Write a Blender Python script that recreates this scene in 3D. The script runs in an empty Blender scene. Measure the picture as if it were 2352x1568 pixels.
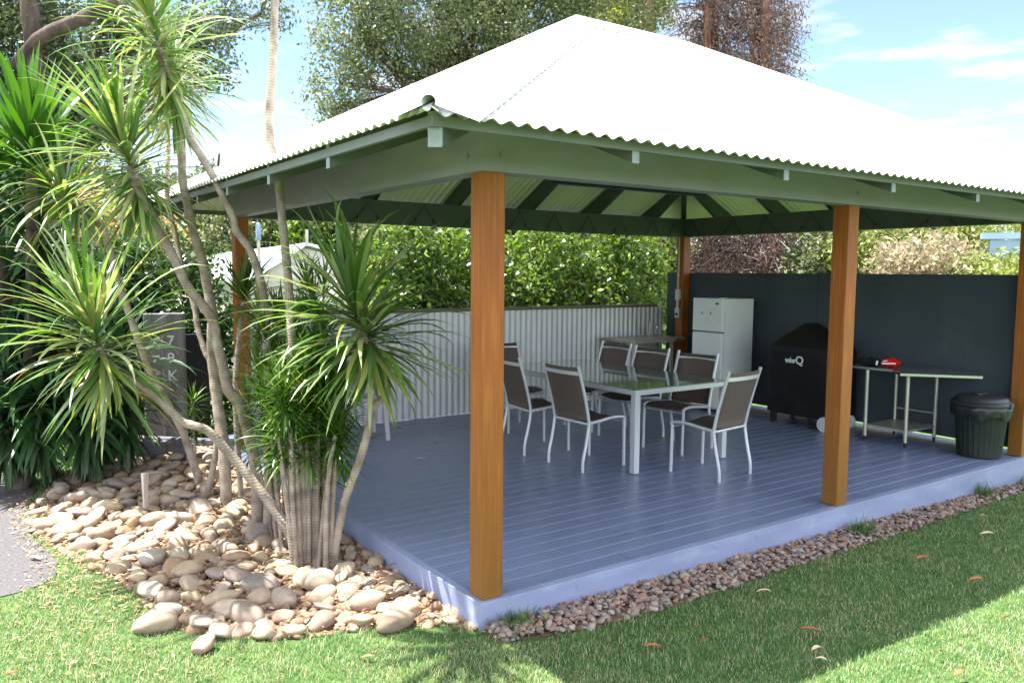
import bpy, bmesh, math, random
import numpy as np
from mathutils import Vector, Matrix
R = math.radians
scene = bpy.context.scene
col = scene.collection
random.seed(5)
rng = np.random.default_rng(11)

# ------------------------------------------------------------ camera
EYE = np.array([-2.2206, -3.4777, 1.7453]); YAW, PITCH, ROLL, FPX = 0.966787, -0.0864085, 0.0079911, 1842.49
_cy, _sy, _cp, _sp = math.cos(YAW), math.sin(YAW), math.cos(PITCH), math.sin(PITCH)
CF = np.array([_cy*_cp, _sy*_cp, _sp]); _R = np.array([_sy, -_cy, 0.0]); _U = np.cross(_R, CF)
CR = _R*math.cos(ROLL)+_U*math.sin(ROLL); CU = -_R*math.sin(ROLL)+_U*math.cos(ROLL)
cam_d = bpy.data.cameras.new("camera"); cam = bpy.data.objects.new("camera", cam_d); col.objects.link(cam)
cam_d.sensor_width = 36; cam_d.lens = 36*FPX/2352; cam_d.clip_end = 2000
cam.matrix_world = Matrix(((CR[0], CU[0], -CF[0], EYE[0]), (CR[1], CU[1], -CF[1], EYE[1]), (CR[2], CU[2], -CF[2], EYE[2]), (0, 0, 0, 1)))
scene.camera = cam

# ------------------------------------------------------------ sky, sun, exposure
SUNV = Vector((-.29, .21, 1.0)).normalized()
world = bpy.data.worlds.new("World"); scene.world = world; world.use_nodes = True
wn, wl = world.node_tree.nodes, world.node_tree.links
wn.clear()
wo = wn.new('ShaderNodeOutputWorld'); bg = wn.new('ShaderNodeBackground'); sky = wn.new('ShaderNodeTexSky')
sky.sky_type = 'NISHITA'; sky.sun_disc = False; sky.sun_elevation = math.asin(SUNV.z); sky.sun_rotation = math.atan2(SUNV.x, SUNV.y)
sky.air_density = 1.0; sky.dust_density = 0.15; sky.ozone_density = 1.6
bg.inputs['Strength'].default_value = 0.07
tc = wn.new('ShaderNodeTexCoord'); sep = wn.new('ShaderNodeSeparateXYZ'); wl.new(tc.outputs['Generated'], sep.inputs[0])
mx = wn.new('ShaderNodeMath'); mx.operation = 'MAXIMUM'; mx.inputs[1].default_value = .06; wl.new(sep.outputs['Z'], mx.inputs[0])
dx = wn.new('ShaderNodeMath'); dx.operation = 'DIVIDE'; wl.new(sep.outputs['X'], dx.inputs[0]); wl.new(mx.outputs[0], dx.inputs[1])
dy = wn.new('ShaderNodeMath'); dy.operation = 'DIVIDE'; wl.new(sep.outputs['Y'], dy.inputs[0]); wl.new(mx.outputs[0], dy.inputs[1])
cmb = wn.new('ShaderNodeCombineXYZ'); wl.new(dx.outputs[0], cmb.inputs[0]); wl.new(dy.outputs[0], cmb.inputs[1]); cmb.inputs[2].default_value = 3.3
nz = wn.new('ShaderNodeTexNoise'); nz.inputs['Scale'].default_value = 1.7; nz.inputs['Detail'].default_value = 7; nz.inputs['Roughness'].default_value = .52
wl.new(cmb.outputs[0], nz.inputs['Vector'])
rp = wn.new('ShaderNodeValToRGB'); rp.color_ramp.elements[0].position = .53; rp.color_ramp.elements[1].position = .64
rp.color_ramp.elements[0].color = (0, 0, 0, 1); rp.color_ramp.elements[1].color = (.8, .8, .8, 1)
wl.new(nz.outputs['Fac'], rp.inputs['Fac'])
mxc = wn.new('ShaderNodeMix'); mxc.data_type = 'RGBA'; mxc.inputs[7].default_value = (3.9, 4.0, 4.1, 1)
wl.new(rp.outputs['Color'], mxc.inputs[0]); wl.new(sky.outputs[0], mxc.inputs[6]); 
# broken bright cloud added out of view, overhead and behind, to lift the fill (thin fair-weather cloud elsewhere)
dt = wn.new('ShaderNodeVectorMath'); dt.operation = 'DOT_PRODUCT'; dt.inputs[1].default_value = (.53, .77, -.62); wl.new(tc.outputs['Generated'], dt.inputs[0])
mr_ = wn.new('ShaderNodeMapRange'); mr_.inputs[1].default_value = .35; mr_.inputs[2].default_value = 0.0; mr_.inputs[3].default_value = 0; mr_.inputs[4].default_value = 1; wl.new(dt.outputs['Value'], mr_.inputs[0])
nz2 = wn.new('ShaderNodeTexNoise'); nz2.inputs['Scale'].default_value = 1.3; nz2.inputs['Detail'].default_value = 6; wl.new(cmb.outputs[0], nz2.inputs['Vector'])
rp2 = wn.new('ShaderNodeValToRGB'); rp2.color_ramp.elements[0].position = .36; rp2.color_ramp.elements[1].position = .58; wl.new(nz2.outputs['Fac'], rp2.inputs['Fac'])
ml_ = wn.new('ShaderNodeMath'); ml_.operation = 'MULTIPLY'; wl.new(mr_.outputs[0], ml_.inputs[0]); wl.new(rp2.outputs['Color'], ml_.inputs[1])
mx2 = wn.new('ShaderNodeMix'); mx2.data_type = 'RGBA'; mx2.inputs[7].default_value = (12.0, 12.6, 13.8, 1)
wl.new(ml_.outputs[0], mx2.inputs[0]); wl.new(mxc.outputs[2], mx2.inputs[6]); wl.new(mx2.outputs[2], bg.inputs[0]); wl.new(bg.outputs[0], wo.inputs[0])
sun_d = bpy.data.lights.new("sun", 'SUN'); sun = bpy.data.objects.new("sun", sun_d); col.objects.link(sun)
sun_d.energy = 5.0; sun_d.angle = R(.53); sun_d.color = (1, .965, .9)
sun.rotation_mode = 'QUATERNION'; sun.rotation_quaternion = SUNV.to_track_quat('Z', 'Y')
scene.view_settings.view_transform = 'Standard'; scene.view_settings.look = 'None'; scene.view_settings.gamma = 1
scene.view_settings.exposure = 2.1

# ------------------------------------------------------------ helpers
def W(u, v, depth):            # a point seen at (u, v) of the 2352 px wide survey picture, at a forward distance
    return EYE + (CF + CR*(u-1176)/FPX - CU*(v-784)/FPX)*depth
def tag(o, label=None, cat=None, group=None, kind=None):
    if label: o['label'] = label
    if cat: o['category'] = cat
    if group: o['group'] = group
    if kind: o['kind'] = kind
    return o
def empty(name, loc, label, cat, group=None, rz=0):
    o = bpy.data.objects.new(name, None); col.objects.link(o); o.location = loc; o.rotation_euler = (0, 0, rz)
    o.empty_display_size = .1
    return tag(o, label, cat, group)
def link(name, me, mat, parent=None, smooth=False):
    o = bpy.data.objects.new(name, me); col.objects.link(o)
    if mat is not None:
        for m in (mat if isinstance(mat, (list, tuple)) else [mat]): me.materials.append(m)
    if parent is not None: o.parent = parent
    if smooth: me.shade_smooth()
    return o
def npmesh(name, V, F, mat, parent=None, smooth=False, mi=None):
    V = np.asarray(V, dtype=np.float32); F = np.asarray(F, dtype=np.int32); k = F.shape[1]
    me = bpy.data.meshes.new(name); me.vertices.add(len(V)); me.vertices.foreach_set('co', V.ravel())
    me.loops.add(F.size); me.loops.foreach_set('vertex_index', F.ravel())
    me.polygons.add(len(F)); me.polygons.foreach_set('loop_start', np.arange(0, F.size, k, dtype=np.int32))
    try: me.polygons.foreach_set('loop_total', np.full(len(F), k, dtype=np.int32))
    except Exception: pass
    if mi is not None: me.polygons.foreach_set('material_index', np.asarray(mi, dtype=np.int32))
    me.update(calc_edges=True); me.validate()
    return link(name, me, mat, parent, smooth)
class MB:
    def __init__(s): s.v = []; s.f = []
    def quadbox(s, p):           # 8 corners: bottom 4 ccw, top 4 ccw
        n = len(s.v); s.v += [tuple(q) for q in p]
        s.f += [(n+3, n+2, n+1, n), (n+4, n+5, n+6, n+7), (n, n+1, n+5, n+4), (n+1, n+2, n+6, n+5), (n+2, n+3, n+7, n+6), (n+3, n, n+4, n+7)]
        return s
    def box(s, x0, y0, z0, x1, y1, z1):
        return s.quadbox([(x0, y0, z0), (x1, y0, z0), (x1, y1, z0), (x0, y1, z0), (x0, y0, z1), (x1, y0, z1), (x1, y1, z1), (x0, y1, z1)])
    def bar(s, a, b, w, h, up=(0, 0, 1)):   # rectangular bar from a to b
        a = Vector(a); b = Vector(b); d = (b-a).normalized(); up = Vector(up)
        if abs(d.dot(up)) > .98: up = Vector((1, 0, 0))
        r = d.cross(up).normalized(); u = r.cross(d).normalized()
        P = []
        for q in (a, b):
            P.append([q-r*w/2-u*h/2, q+r*w/2-u*h/2, q+r*w/2+u*h/2, q-r*w/2+u*h/2])
        n = len(s.v); s.v += [tuple(x) for x in P[0]+P[1]]
        s.f += [(n, n+1, n+2, n+3), (n+7, n+6, n+5, n+4), (n, n+4, n+5, n+1), (n+1, n+5, n+6, n+2), (n+2, n+6, n+7, n+3), (n+3, n+7, n+4, n)]
        return s
    def tube(s, pts, rad, n=10, cap=True):
        pts = [Vector(p) for p in pts]; m = len(pts)
        if not isinstance(rad, (list, tuple)): rad = [rad]*m
        t = (pts[1]-pts[0]).normalized(); ref = Vector((0, 0, 1)) if abs(t.z) < .9 else Vector((1, 0, 0))
        r = t.cross(ref).normalized(); base = len(s.v)
        for i, p in enumerate(pts):
            t = ((pts[min(i+1, m-1)]-pts[max(i-1, 0)])).normalized()
            r = (r-t*r.dot(t)).normalized(); u = t.cross(r)
            for k in range(n):
                a = 2*math.pi*k/n; s.v.append(tuple(p+(r*math.cos(a)+u*math.sin(a))*rad[i]))
        for i in range(m-1):
            for k in range(n):
                a = base+i*n+k; b = base+i*n+(k+1) % n; s.f.append((a, b, b+n, a+n))
        if cap:
            s.f.append(tuple(base+k for k in range(n))[::-1]); s.f.append(tuple(base+(m-1)*n+k for k in range(n)))
        return s
    def lathe(s, prof, n=32, c=(0, 0, 0), fn=None):
        base = len(s.v); m = len(prof)
        for r, z in prof:
            for k in range(n):
                a = 2*math.pi*k/n; rr = r*(fn(a, z) if fn else 1); s.v.append((c[0]+rr*math.cos(a), c[1]+rr*math.sin(a), c[2]+z))
        for i in range(m-1):
            for k in range(n):
                a = base+i*n+k; b = base+i*n+(k+1) % n; s.f.append((a, b, b+n, a+n))
        return s
    def prism(s, poly, axis, a, b):      # poly in the two other axes (in order), extruded along axis
        n = len(s.v); k = len(poly)
        def pt(q, t):
            l = [q[0], q[1]]; l.insert(axis, t); return tuple(l)
        s.v += [pt(q, a) for q in poly]+[pt(q, b) for q in poly]
        s.f.append(tuple(range(n, n+k))[::-1]); s.f.append(tuple(range(n+k, n+2*k)))
        for i in range(k): j = (i+1) % k; s.f.append((n+i, n+j, n+k+j, n+k+i))
        return s
    def build(s, name, mat, parent=None, smooth=False, bevel=0, seg=2):
        me = bpy.data.meshes.new(name); me.from_pydata(s.v, [], s.f); me.validate()
        bm = bmesh.new(); bm.from_mesh(me); bmesh.ops.recalc_face_normals(bm, faces=bm.faces)
        if bevel:
            bmesh.ops.bevel(bm, geom=[e for e in bm.edges if len(e.link_faces) == 2 and e.calc_face_angle(0) > .5], offset=bevel, segments=seg, profile=.5, affect='EDGES')
        bm.to_mesh(me); bm.free()
        o = link(name, me, mat, parent, False)
        if smooth:
            me.shade_smooth()
            try: me.set_sharp_from_angle(angle=R(40))
            except Exception: pass
        return o
def copy_tree(o, parent=None):
    c = o.copy(); col.objects.link(c); c.parent = parent
    for ch in list(o.children): copy_tree(ch, c)
    return c

# ------------------------------------------------------------ materials
def mat(name, base=(.5, .5, .5), rough=.6, metal=0, spec=.5, coat=0, trans=0):
    m = bpy.data.materials.new(name); m.use_nodes = True; b = m.node_tree.nodes['Principled BSDF']
    b.inputs['Base Color'].default_value = (*base, 1); b.inputs['Roughness'].default_value = rough; b.inputs['Metallic'].default_value = metal
    b.inputs['Specular IOR Level'].default_value = spec; b.inputs['Coat Weight'].default_value = coat
    return m
def nodes(m): return m.node_tree.nodes, m.node_tree.links, m.node_tree.nodes['Principled BSDF']
def noisy(m, c0, c1, scale=5, detail=6, stretch=(1, 1, 1), lo=.3, hi=.7, bump=0, bscale=None, bdist=.01, coords='Object', c2=None, rough=None, distortion=0):
    n, l, b = nodes(m)
    tc = n.new('ShaderNodeTexCoord'); mp = n.new('ShaderNodeMapping'); mp.inputs['Scale'].default_value = stretch
    l.new(tc.outputs[coords], mp.inputs[0])
    t = n.new('ShaderNodeTexNoise'); t.inputs['Scale'].default_value = scale; t.inputs['Detail'].default_value = detail; t.inputs['Distortion'].default_value = distortion; l.new(mp.outputs[0], t.inputs['Vector'])
    r = n.new('ShaderNodeValToRGB'); r.color_ramp.elements[0].position = lo; r.color_ramp.elements[1].position = hi
    r.color_ramp.elements[0].color = (*c0, 1); r.color_ramp.elements[1].color = (*c1, 1)
    if c2: e = r.color_ramp.elements.new((lo+hi)/2); e.color = (*c2, 1)
    l.new(t.outputs['Fac'], r.inputs[0]); l.new(r.outputs[0], b.inputs['Base Color'])
    if rough:
        mr = n.new('ShaderNodeMapRange'); mr.inputs[3].default_value = rough[0]; mr.inputs[4].default_value = rough[1]; l.new(t.outputs['Fac'], mr.inputs[0]); l.new(mr.outputs[0], b.inputs['Roughness'])
    if bump:
        t2 = n.new('ShaderNodeTexNoise'); t2.inputs['Scale'].default_value = bscale or scale*4; t2.inputs['Detail'].default_value = 5; l.new(mp.outputs[0], t2.inputs['Vector'])
        bp = n.new('ShaderNodeBump'); bp.inputs['Strength'].default_value = bump; bp.inputs['Distance'].default_value = bdist; l.new(t2.outputs['Fac'], bp.inputs['Height']); l.new(bp.outputs[0], b.inputs['Normal'])
    return m, r
def leafmat(name, cols, rough=.4, transl=.35, spec=.5, tip=None, tcol=None):
    """leaf colour varies from leaf to leaf (each leaf is a mesh island)"""
    m = bpy.data.materials.new(name); m.use_nodes = True; n, l, b = nodes(m)
    g = n.new('ShaderNodeNewGeometry'); r = n.new('ShaderNodeValToRGB')
    els = r.color_ramp.elements
    while len(els) < len(cols): els.new(.5)
    for i, c in enumerate(cols): els[i].position = i/max(1, len(cols)-1); els[i].color = (*c, 1)
    l.new(g.outputs['Random Per Island'], r.inputs[0]); l.new(r.outputs[0], b.inputs['Base Color'])
    b.inputs['Roughness'].default_value = rough; b.inputs['Specular IOR Level'].default_value = spec
    tr = n.new('ShaderNodeBsdfTranslucent'); mxn = n.new('ShaderNodeMixShader'); mxn.inputs[0].default_value = transl
    hs = n.new('ShaderNodeHueSaturation'); hs.inputs['Value'].default_value = 1.5; hs.inputs['Saturation'].default_value = 1.15; hs.inputs['Hue'].default_value = .487
    l.new(r.outputs[0], hs.inputs['Color']); l.new(hs.outputs[0], tr.inputs['Color'])
    out = n['Material Output']; l.new(b.outputs[0], mxn.inputs[1]); l.new(tr.outputs[0], mxn.inputs[2]); l.new(mxn.outputs[0], out.inputs['Surface'])
    return m

M = {}
# timber posts: orange oiled hardwood with vertical grain, browner and dirtier toward the foot
m = mat('oiled_timber', rough=.5, spec=.35); n, l, b = nodes(m)
_, rr = noisy(m, (.25, .062, .007), (.45, .155, .022), scale=7, detail=12, stretch=(12, 12, .35), lo=.28, hi=.72, bump=.35, bscale=30, bdist=.002, c2=(.31, .085, .012))
tc = n.new('ShaderNodeTexCoord'); sp = n.new('ShaderNodeSeparateXYZ'); l.new(tc.outputs['Object'], sp.inputs[0])
nzz = n.new('ShaderNodeTexNoise'); nzz.inputs['Scale'].default_value = 5; l.new(tc.outputs['Object'], nzz.inputs['Vector'])
ad = n.new('ShaderNodeMath'); ad.operation = 'MULTIPLY_ADD'; ad.inputs[1].default_value = .7; l.new(nzz.outputs['Fac'], ad.inputs[0]); l.new(sp.outputs['Z'], ad.inputs[2])
mr = n.new('ShaderNodeMapRange'); mr.inputs[1].default_value = .25; mr.inputs[2].default_value = 1.9; mr.inputs[3].default_value = .85; mr.inputs[4].default_value = 0; l.new(ad.outputs[0], mr.inputs[0])
mi_ = n.new('ShaderNodeMix'); mi_.data_type = 'RGBA'; mi_.inputs[7].default_value = (.17, .085, .016, 1); l.new(mr.outputs[0], mi_.inputs[0]); l.new(rr.outputs[0], mi_.inputs[6]); l.new(mi_.outputs[2], b.inputs['Base Color'])
M['post'] = m
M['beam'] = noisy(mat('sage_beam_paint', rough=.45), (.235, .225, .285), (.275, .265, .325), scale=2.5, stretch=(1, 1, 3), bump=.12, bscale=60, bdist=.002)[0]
M['far_beam'] = noisy(mat('shaded_sage_paint', rough=.5), (.075, .088, .085), (.095, .11, .105), scale=3, bump=.1, bscale=60, bdist=.002)[0]  # back and right beams: their lack of light put into a darker colour
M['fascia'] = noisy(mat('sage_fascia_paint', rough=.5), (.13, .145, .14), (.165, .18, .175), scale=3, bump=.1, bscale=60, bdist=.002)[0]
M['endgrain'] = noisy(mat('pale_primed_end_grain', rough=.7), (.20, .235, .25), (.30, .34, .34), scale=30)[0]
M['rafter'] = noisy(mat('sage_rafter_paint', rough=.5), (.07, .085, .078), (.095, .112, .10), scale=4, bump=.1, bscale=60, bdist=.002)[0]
M['roof'] = noisy(mat('white_roof_sheet', rough=.32, metal=0, spec=.6), (.78, .79, .8), (.86, .87, .88), scale=1.5, detail=4)[0]
M['roof_under'] = noisy(mat('galvanised_sheet_underside', rough=.35, spec=.9), (.84, .84, .60), (.9, .9, .68), scale=2.5, detail=5, stretch=(1, 1, 1))[0]
M['screw'] = mat('roof_screw_grey', (.35, .36, .4), .5, .3)
M['screwdark'] = mat('painted_over_screw_heads', (.07, .085, .13), .5)
M['navy'] = mat('navy_painted_steel', (.01, .018, .07), .4)
M['cable'] = mat('black_cable', (.012, .012, .014), .5)
M['deck'] = noisy(mat('slate_blue_deck_paint', rough=.33, spec=.5), (.135, .165, .27), (.18, .215, .345), scale=1.6, detail=9, stretch=(.5, 2.5, 1), lo=.25, hi=.75, bump=.15, bscale=50, bdist=.002, rough=(.2, .42))[0]
M['groove'] = noisy(mat('groove_highlight_paint', rough=.5), (.135, .168, .285), (.185, .22, .36), scale=3, stretch=(.6, 8, 1), detail=8)[0]  # sky catching the groove edges, painted in as a slightly lighter tone
M['deck_edge'] = noisy(mat('pale_blue_deck_fascia', rough=.5), (.19, .22, .35), (.26, .295, .44), scale=3, detail=8, stretch=(.6, 1, 2), bump=.1, bscale=50, bdist=.002)[0]
M['dark'] = mat('dark_underfloor_and_shade', (.02, .02, .02), .9)
M['wall'] = noisy(mat('charcoal_blue_wall_paint', rough=.8, spec=.25), (.046, .060, .072), (.064, .080, .096), scale=1.2, detail=6, bump=.25, bscale=90, bdist=.003)[0]
M['corr'] = noisy(mat('pale_grey_corrugated_steel', rough=.42, metal=.25), (.60, .60, .63), (.72, .72, .75), scale=1.3, detail=6)[0]
M['caprail'] = noisy(mat('weathered_cap_rail', rough=.75), (.12, .095, .07), (.2, .165, .12), scale=5, stretch=(.4, 3, 3), bump=.3, bscale=30, bdist=.003)[0]
M['alu'] = mat('silver_powdercoat', (.56, .58, .62), .34, .35)
M['sling'] = noisy(mat('taupe_sling_fabric', rough=.75), (.088, .064, .052), (.115, .087, .071), scale=200, detail=1, bump=.3, bscale=500, bdist=.001)[0]
m = mat('frosted_glass_tabletop', (.13, .18, .16), .09, 0, .6); M['glass'] = m
nodes(m)[2].inputs['Coat Weight'].default_value = .4; nodes(m)[2].inputs['Coat Roughness'].default_value = .03
M['white'] = noisy(mat('white_enamel', rough=.35), (.76, .79, .79), (.82, .84, .84), scale=2)[0]
M['seal'] = mat('grey_rubber_seal', (.13, .13, .13), .7)
M['badge'] = mat('dark_badge', (.05, .05, .06), .3, .4)
M['cover'] = noisy(mat('black_vinyl_cover', rough=.55, spec=.35), (.003, .003, .003), (.007, .007, .0065), scale=4, bump=.35, bscale=9, bdist=.02)[0]
M['logo'] = mat('white_print', (.75, .75, .78), .6)
M['black'] = mat('black_plastic', (.012, .013, .014), .5)
M['wheel'] = mat('pale_grey_wheel_plastic', (.6, .6, .62), .5)
M['steel'] = noisy(mat('brushed_stainless', rough=.22, metal=.9), (.42, .42, .42), (.55, .55, .55), scale=40, stretch=(1, 30, 1), detail=2)[0]
M['galv'] = noisy(mat('dull_stainless_legs', rough=.4, metal=.6), (.46, .45, .38), (.56, .55, .47), scale=8)[0]
M['sink'] = noisy(mat('worn_sink_top', rough=.3, metal=.6), (.33, .31, .27), (.45, .42, .36), scale=6)[0]
M['red'] = mat('glossy_red_packet', (.6, .015, .012), .25, 0, .6)
M['pkt'] = mat('glossy_black_packet', (.01, .01, .012), .25, 0, .6)
M['bin'] = noisy(mat('dark_green_bin_plastic', rough=.5), (.008, .013, .010), (.015, .022, .017), scale=6)[0]
M['binlid'] = mat('grey_black_lid_plastic', (.022, .024, .028), .45)
M['bag'] = mat('black_bin_liner', (.012, .012, .014), .3)
M['liner2'] = mat('clear_green_liner', (.25, .32, .08), .3)
M['plastic'] = mat('pale_pink_grey_plastic', (.5, .45, .46), .5)
M['conduit'] = mat('light_grey_conduit', (.5, .48, .45), .5)
M['sleeper'] = noisy(mat('weathered_grey_sleeper', rough=.9, spec=.2), (.13, .115, .12), (.26, .235, .24), scale=4, detail=9, stretch=(3, 3, .5), bump=.6, bscale=22, bdist=.01)[0]
M['sleeperh'] = noisy(mat('weathered_grey_edging', rough=.9, spec=.2), (.085, .08, .095), (.17, .16, .18), scale=4, detail=9, stretch=(.5, 3, 3), bump=.6, bscale=22, bdist=.01)[0]
M['chalk'] = mat('white_carved_paint', (.7, .7, .72), .8)
M['stake'] = noisy(mat('pale_weathered_stake', rough=.9), (.38, .33, .3), (.58, .53, .5), scale=8, stretch=(4, 4, .6), bump=.4, bscale=30, bdist=.004)[0]
# canes of the dracaenas: grey brown, ringed with leaf scars
m = mat('ringed_cane_bark', rough=.85, spec=.2); n, l, b = nodes(m); _, rr = noisy(m, (.19, .145, .11), (.44, .37, .30), scale=14, detail=8, stretch=(1, 1, .7), bump=0)
wv = n.new('ShaderNodeTexWave'); wv.bands_direction = 'Z'; wv.inputs['Scale'].default_value = 17; wv.inputs['Distortion'].default_value = 2.5; wv.inputs['Detail'].default_value = 3; wv.inputs['Detail Scale'].default_value = 2
tc = n.new('ShaderNodeTexCoord'); l.new(tc.outputs['Object'], wv.inputs[0])
bp = n.new('ShaderNodeBump'); bp.inputs['Strength'].default_value = .35; bp.inputs['Distance'].default_value = .003; l.new(wv.outputs['Fac'], bp.inputs['Height']); l.new(bp.outputs[0], b.inputs['Normal'])
mm = n.new('ShaderNodeMix'); mm.data_type = 'RGBA'; mm.blend_type = 'MULTIPLY'; mm.inputs[0].default_value = .22; l.new(rr.outputs[0], mm.inputs[6]); l.new(wv.outputs['Color'], mm.inputs[7]); l.new(mm.outputs[2], b.inputs['Base Color'])
M['cane'] = m
M['bark'] = noisy(mat('dark_gum_bark', rough=.9, spec=.2), (.045, .032, .03), (.14, .10, .085), scale=3, detail=9, stretch=(2, 2, .4), bump=.7, bscale=10, bdist=.05)[0]
M['bark_red'] = noisy(mat('red_brown_bark', rough=.9, spec=.2), (.16, .07, .04), (.33, .17, .10), scale=3, detail=9, stretch=(2, 2, .3), bump=.7, bscale=12, bdist=.05)[0]
M['twig'] = noisy(mat('grey_brown_twigs', rough=.9, spec=.2), (.13, .10, .09), (.32, .26, .24), scale=6)[0]
M['dleaf'] = leafmat('strap_leaf_fresh', [(.04, .10, .018), (.07, .16, .025), (.12, .21, .045), (.22, .31, .10), (.46, .46, .26), (.05, .12, .04), (.12, .21, .06), (.30, .32, .10), (.08, .16, .045), (.13, .23, .04), (.34, .23, .07)], rough=.24, transl=.34, spec=.9)  # palest tones are sun glints painted into the leaf colours
M['dleaf2'] = leafmat('narrow_leaf_deep_green', [(.02, .07, .008), (.05, .13, .012), (.03, .09, .012), (.10, .19, .02), (.16, .22, .03)], rough=.33, transl=.3, spec=.6)
M['yleaf'] = leafmat('broad_strap_leaf', [(.03, .095, .014), (.06, .15, .022), (.04, .11, .02), (.085, .185, .03)], rough=.36, transl=.3)
M['yleafd'] = leafmat('shaded_strap_leaf', [(.02, .06, .02), (.035, .085, .03), (.03, .08, .02), (.05, .11, .035)], rough=.35, transl=.2)  # darker yucca leaves: shade from the upper leaves put into the colour
M['gum'] = leafmat('gum_leaf_olive', [(.05, .075, .025), (.10, .135, .05), (.17, .20, .08), (.07, .10, .035), (.29, .30, .17), (.09, .13, .035)], rough=.4, transl=.3)
M['gumd'] = leafmat('gum_leaf_dark', [(.035, .055, .03), (.08, .11, .045), (.05, .08, .03), (.16, .18, .08)], rough=.4, transl=.25)
M['hedge'] = leafmat('hedge_leaf_bright', [(.03, .075, .012), (.07, .14, .02), (.14, .22, .04), (.05, .11, .02), (.23, .29, .07), (.10, .17, .04), (.04, .09, .02)], rough=.28, transl=.35, spec=.6)
M['hedged'] = leafmat('hedge_leaf_dark', [(.02, .055, .015), (.04, .09, .02), (.03, .07, .02), (.08, .13, .03)], rough=.3, transl=.25, spec=.6)
M['bush'] = leafmat('far_bush_leaf', [(.12, .17, .04), (.19, .24, .06), (.27, .29, .08), (.16, .21, .07)], rough=.5, transl=.3)
M['dry'] = leafmat('dry_tan_foliage', [(.26, .20, .14), (.36, .29, .2), (.22, .19, .12), (.3, .27, .13)], rough=.7, transl=.3)
M['brown'] = leafmat('dead_conifer_foliage', [(.10, .055, .045), (.18, .11, .09), (.26, .18, .15), (.13, .08, .07), (.34, .25, .21)], rough=.8, transl=.25)
M['autumn'] = leafmat('yellow_orange_foliage', [(.36, .26, .12), (.42, .34, .14), (.45, .28, .16), (.26, .28, .12), (.2, .24, .08)], rough=.5, transl=.35)
M['weed'] = leafmat('low_weed_leaf', [(.04, .1, .02), (.07, .15, .03), (.1, .18, .04)], rough=.45, transl=.3)
M['grass'] = leafmat('lawn_blade', [(.04, .125, .028), (.07, .185, .045), (.05, .15, .045), (.13, .24, .07), (.30, .32, .15), (.44, .41, .25)], rough=.4, transl=.35, spec=.6)
M['house'] = noisy(mat('cream_cladding', rough=.7), (.55, .52, .44), (.62, .58, .5), scale=2)[0]
M['shed'] = noisy(mat('blue_grey_cladding', rough=.5), (.2, .29, .38), (.26, .36, .45), scale=2)[0]
M['fallen'] = [mat('fallen_leaf_rust', (.36, .10, .035), .7), mat('fallen_leaf_tan', (.55, .4, .28), .7), mat('fallen_leaf_brown', (.16, .07, .035), .8)]

# stones: colour differs from stone to stone
def stonemat(name, cols, src):
    m = mat(name, rough=.8, spec=.3); n, l, b = nodes(m)
    r = n.new('ShaderNodeValToRGB'); els = r.color_ramp.elements
    while len(els) < len(cols): els.new(.5)
    for i, c in enumerate(cols): els[i].position = i/(len(cols)-1); els[i].color = (*c, 1)
    if src == 'obj': oi = n.new('ShaderNodeObjectInfo'); l.new(oi.outputs['Random'], r.inputs[0])
    else: oi = n.new('ShaderNodeNewGeometry'); l.new(oi.outputs['Random Per Island'], r.inputs[0])
    tc = n.new('ShaderNodeTexCoord'); t = n.new('ShaderNodeTexNoise'); t.inputs['Scale'].default_value = 2.2 if src == 'obj' else 25; t.inputs['Detail'].default_value = 8; l.new(tc.outputs['Object'], t.inputs['Vector'])
    mr = n.new('ShaderNodeMapRange'); mr.inputs[3].default_value = .62; mr.inputs[4].default_value = 1.35; l.new(t.outputs['Fac'], mr.inputs[0])
    mm = n.new('ShaderNodeMix'); mm.data_type = 'RGBA'; mm.blend_type = 'MULTIPLY'; mm.inputs[0].default_value = 1; l.new(r.outputs[0], mm.inputs[6]); l.new(mr.outputs[0], mm.inputs[7]); l.new(mm.outputs[2], b.inputs['Base Color'])
    bp = n.new('ShaderNodeBump'); bp.inputs['Strength'].default_value = .4; bp.inputs['Distance'].default_value = .01; t2 = n.new('ShaderNodeTexNoise'); t2.inputs['Scale'].default_value = 12 if src == 'obj' else 80; t2.inputs['Detail'].default_value = 6
    l.new(tc.outputs['Object'], t2.inputs['Vector']); l.new(t2.outputs['Fac'], bp.inputs['Height']); l.new(bp.outputs[0], b.inputs['Normal'])
    return m
SC = [(.37, .275, .185), (.29, .21, .14), (.44, .345, .25), (.23, .165, .12), (.37, .30, .245), (.31, .20, .12), (.42, .325, .21), (.20, .16, .14), (.48, .395, .31)]
M['stone'] = stonemat('river_stone', SC, 'obj')
M['pebble'] = stonemat('bed_pebbles', [(.30, .20, .12), (.2, .125, .08), (.36, .27, .18), (.16, .10, .07), (.25, .16, .1)], 'isl')
M['gravel'] = stonemat('edging_gravel', [(.18, .11, .085), (.26, .21, .18), (.13, .10, .09), (.32, .18, .12), (.2, .17, .17), (.33, .28, .23), (.22, .12, .09)], 'isl')

# ground materials
M['lawn_soil'] = noisy(mat('lawn_base', rough=.95, spec=.1), (.035, .075, .02), (.09, .14, .045), scale=9, detail=8, bump=.5, bscale=60, bdist=.01)[0]
M['asphalt'] = noisy(mat('old_asphalt', rough=.95, spec=.2), (.06, .056, .06), (.115, .108, .112), scale=55, detail=5, bump=.8, bscale=120, bdist=.006)[0]
M['soil'] = noisy(mat('bed_soil', rough=1, spec=.1), (.12, .07, .045), (.25, .165, .11), scale=14, detail=9, bump=.8, bscale=45, bdist=.015)[0]

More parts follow.
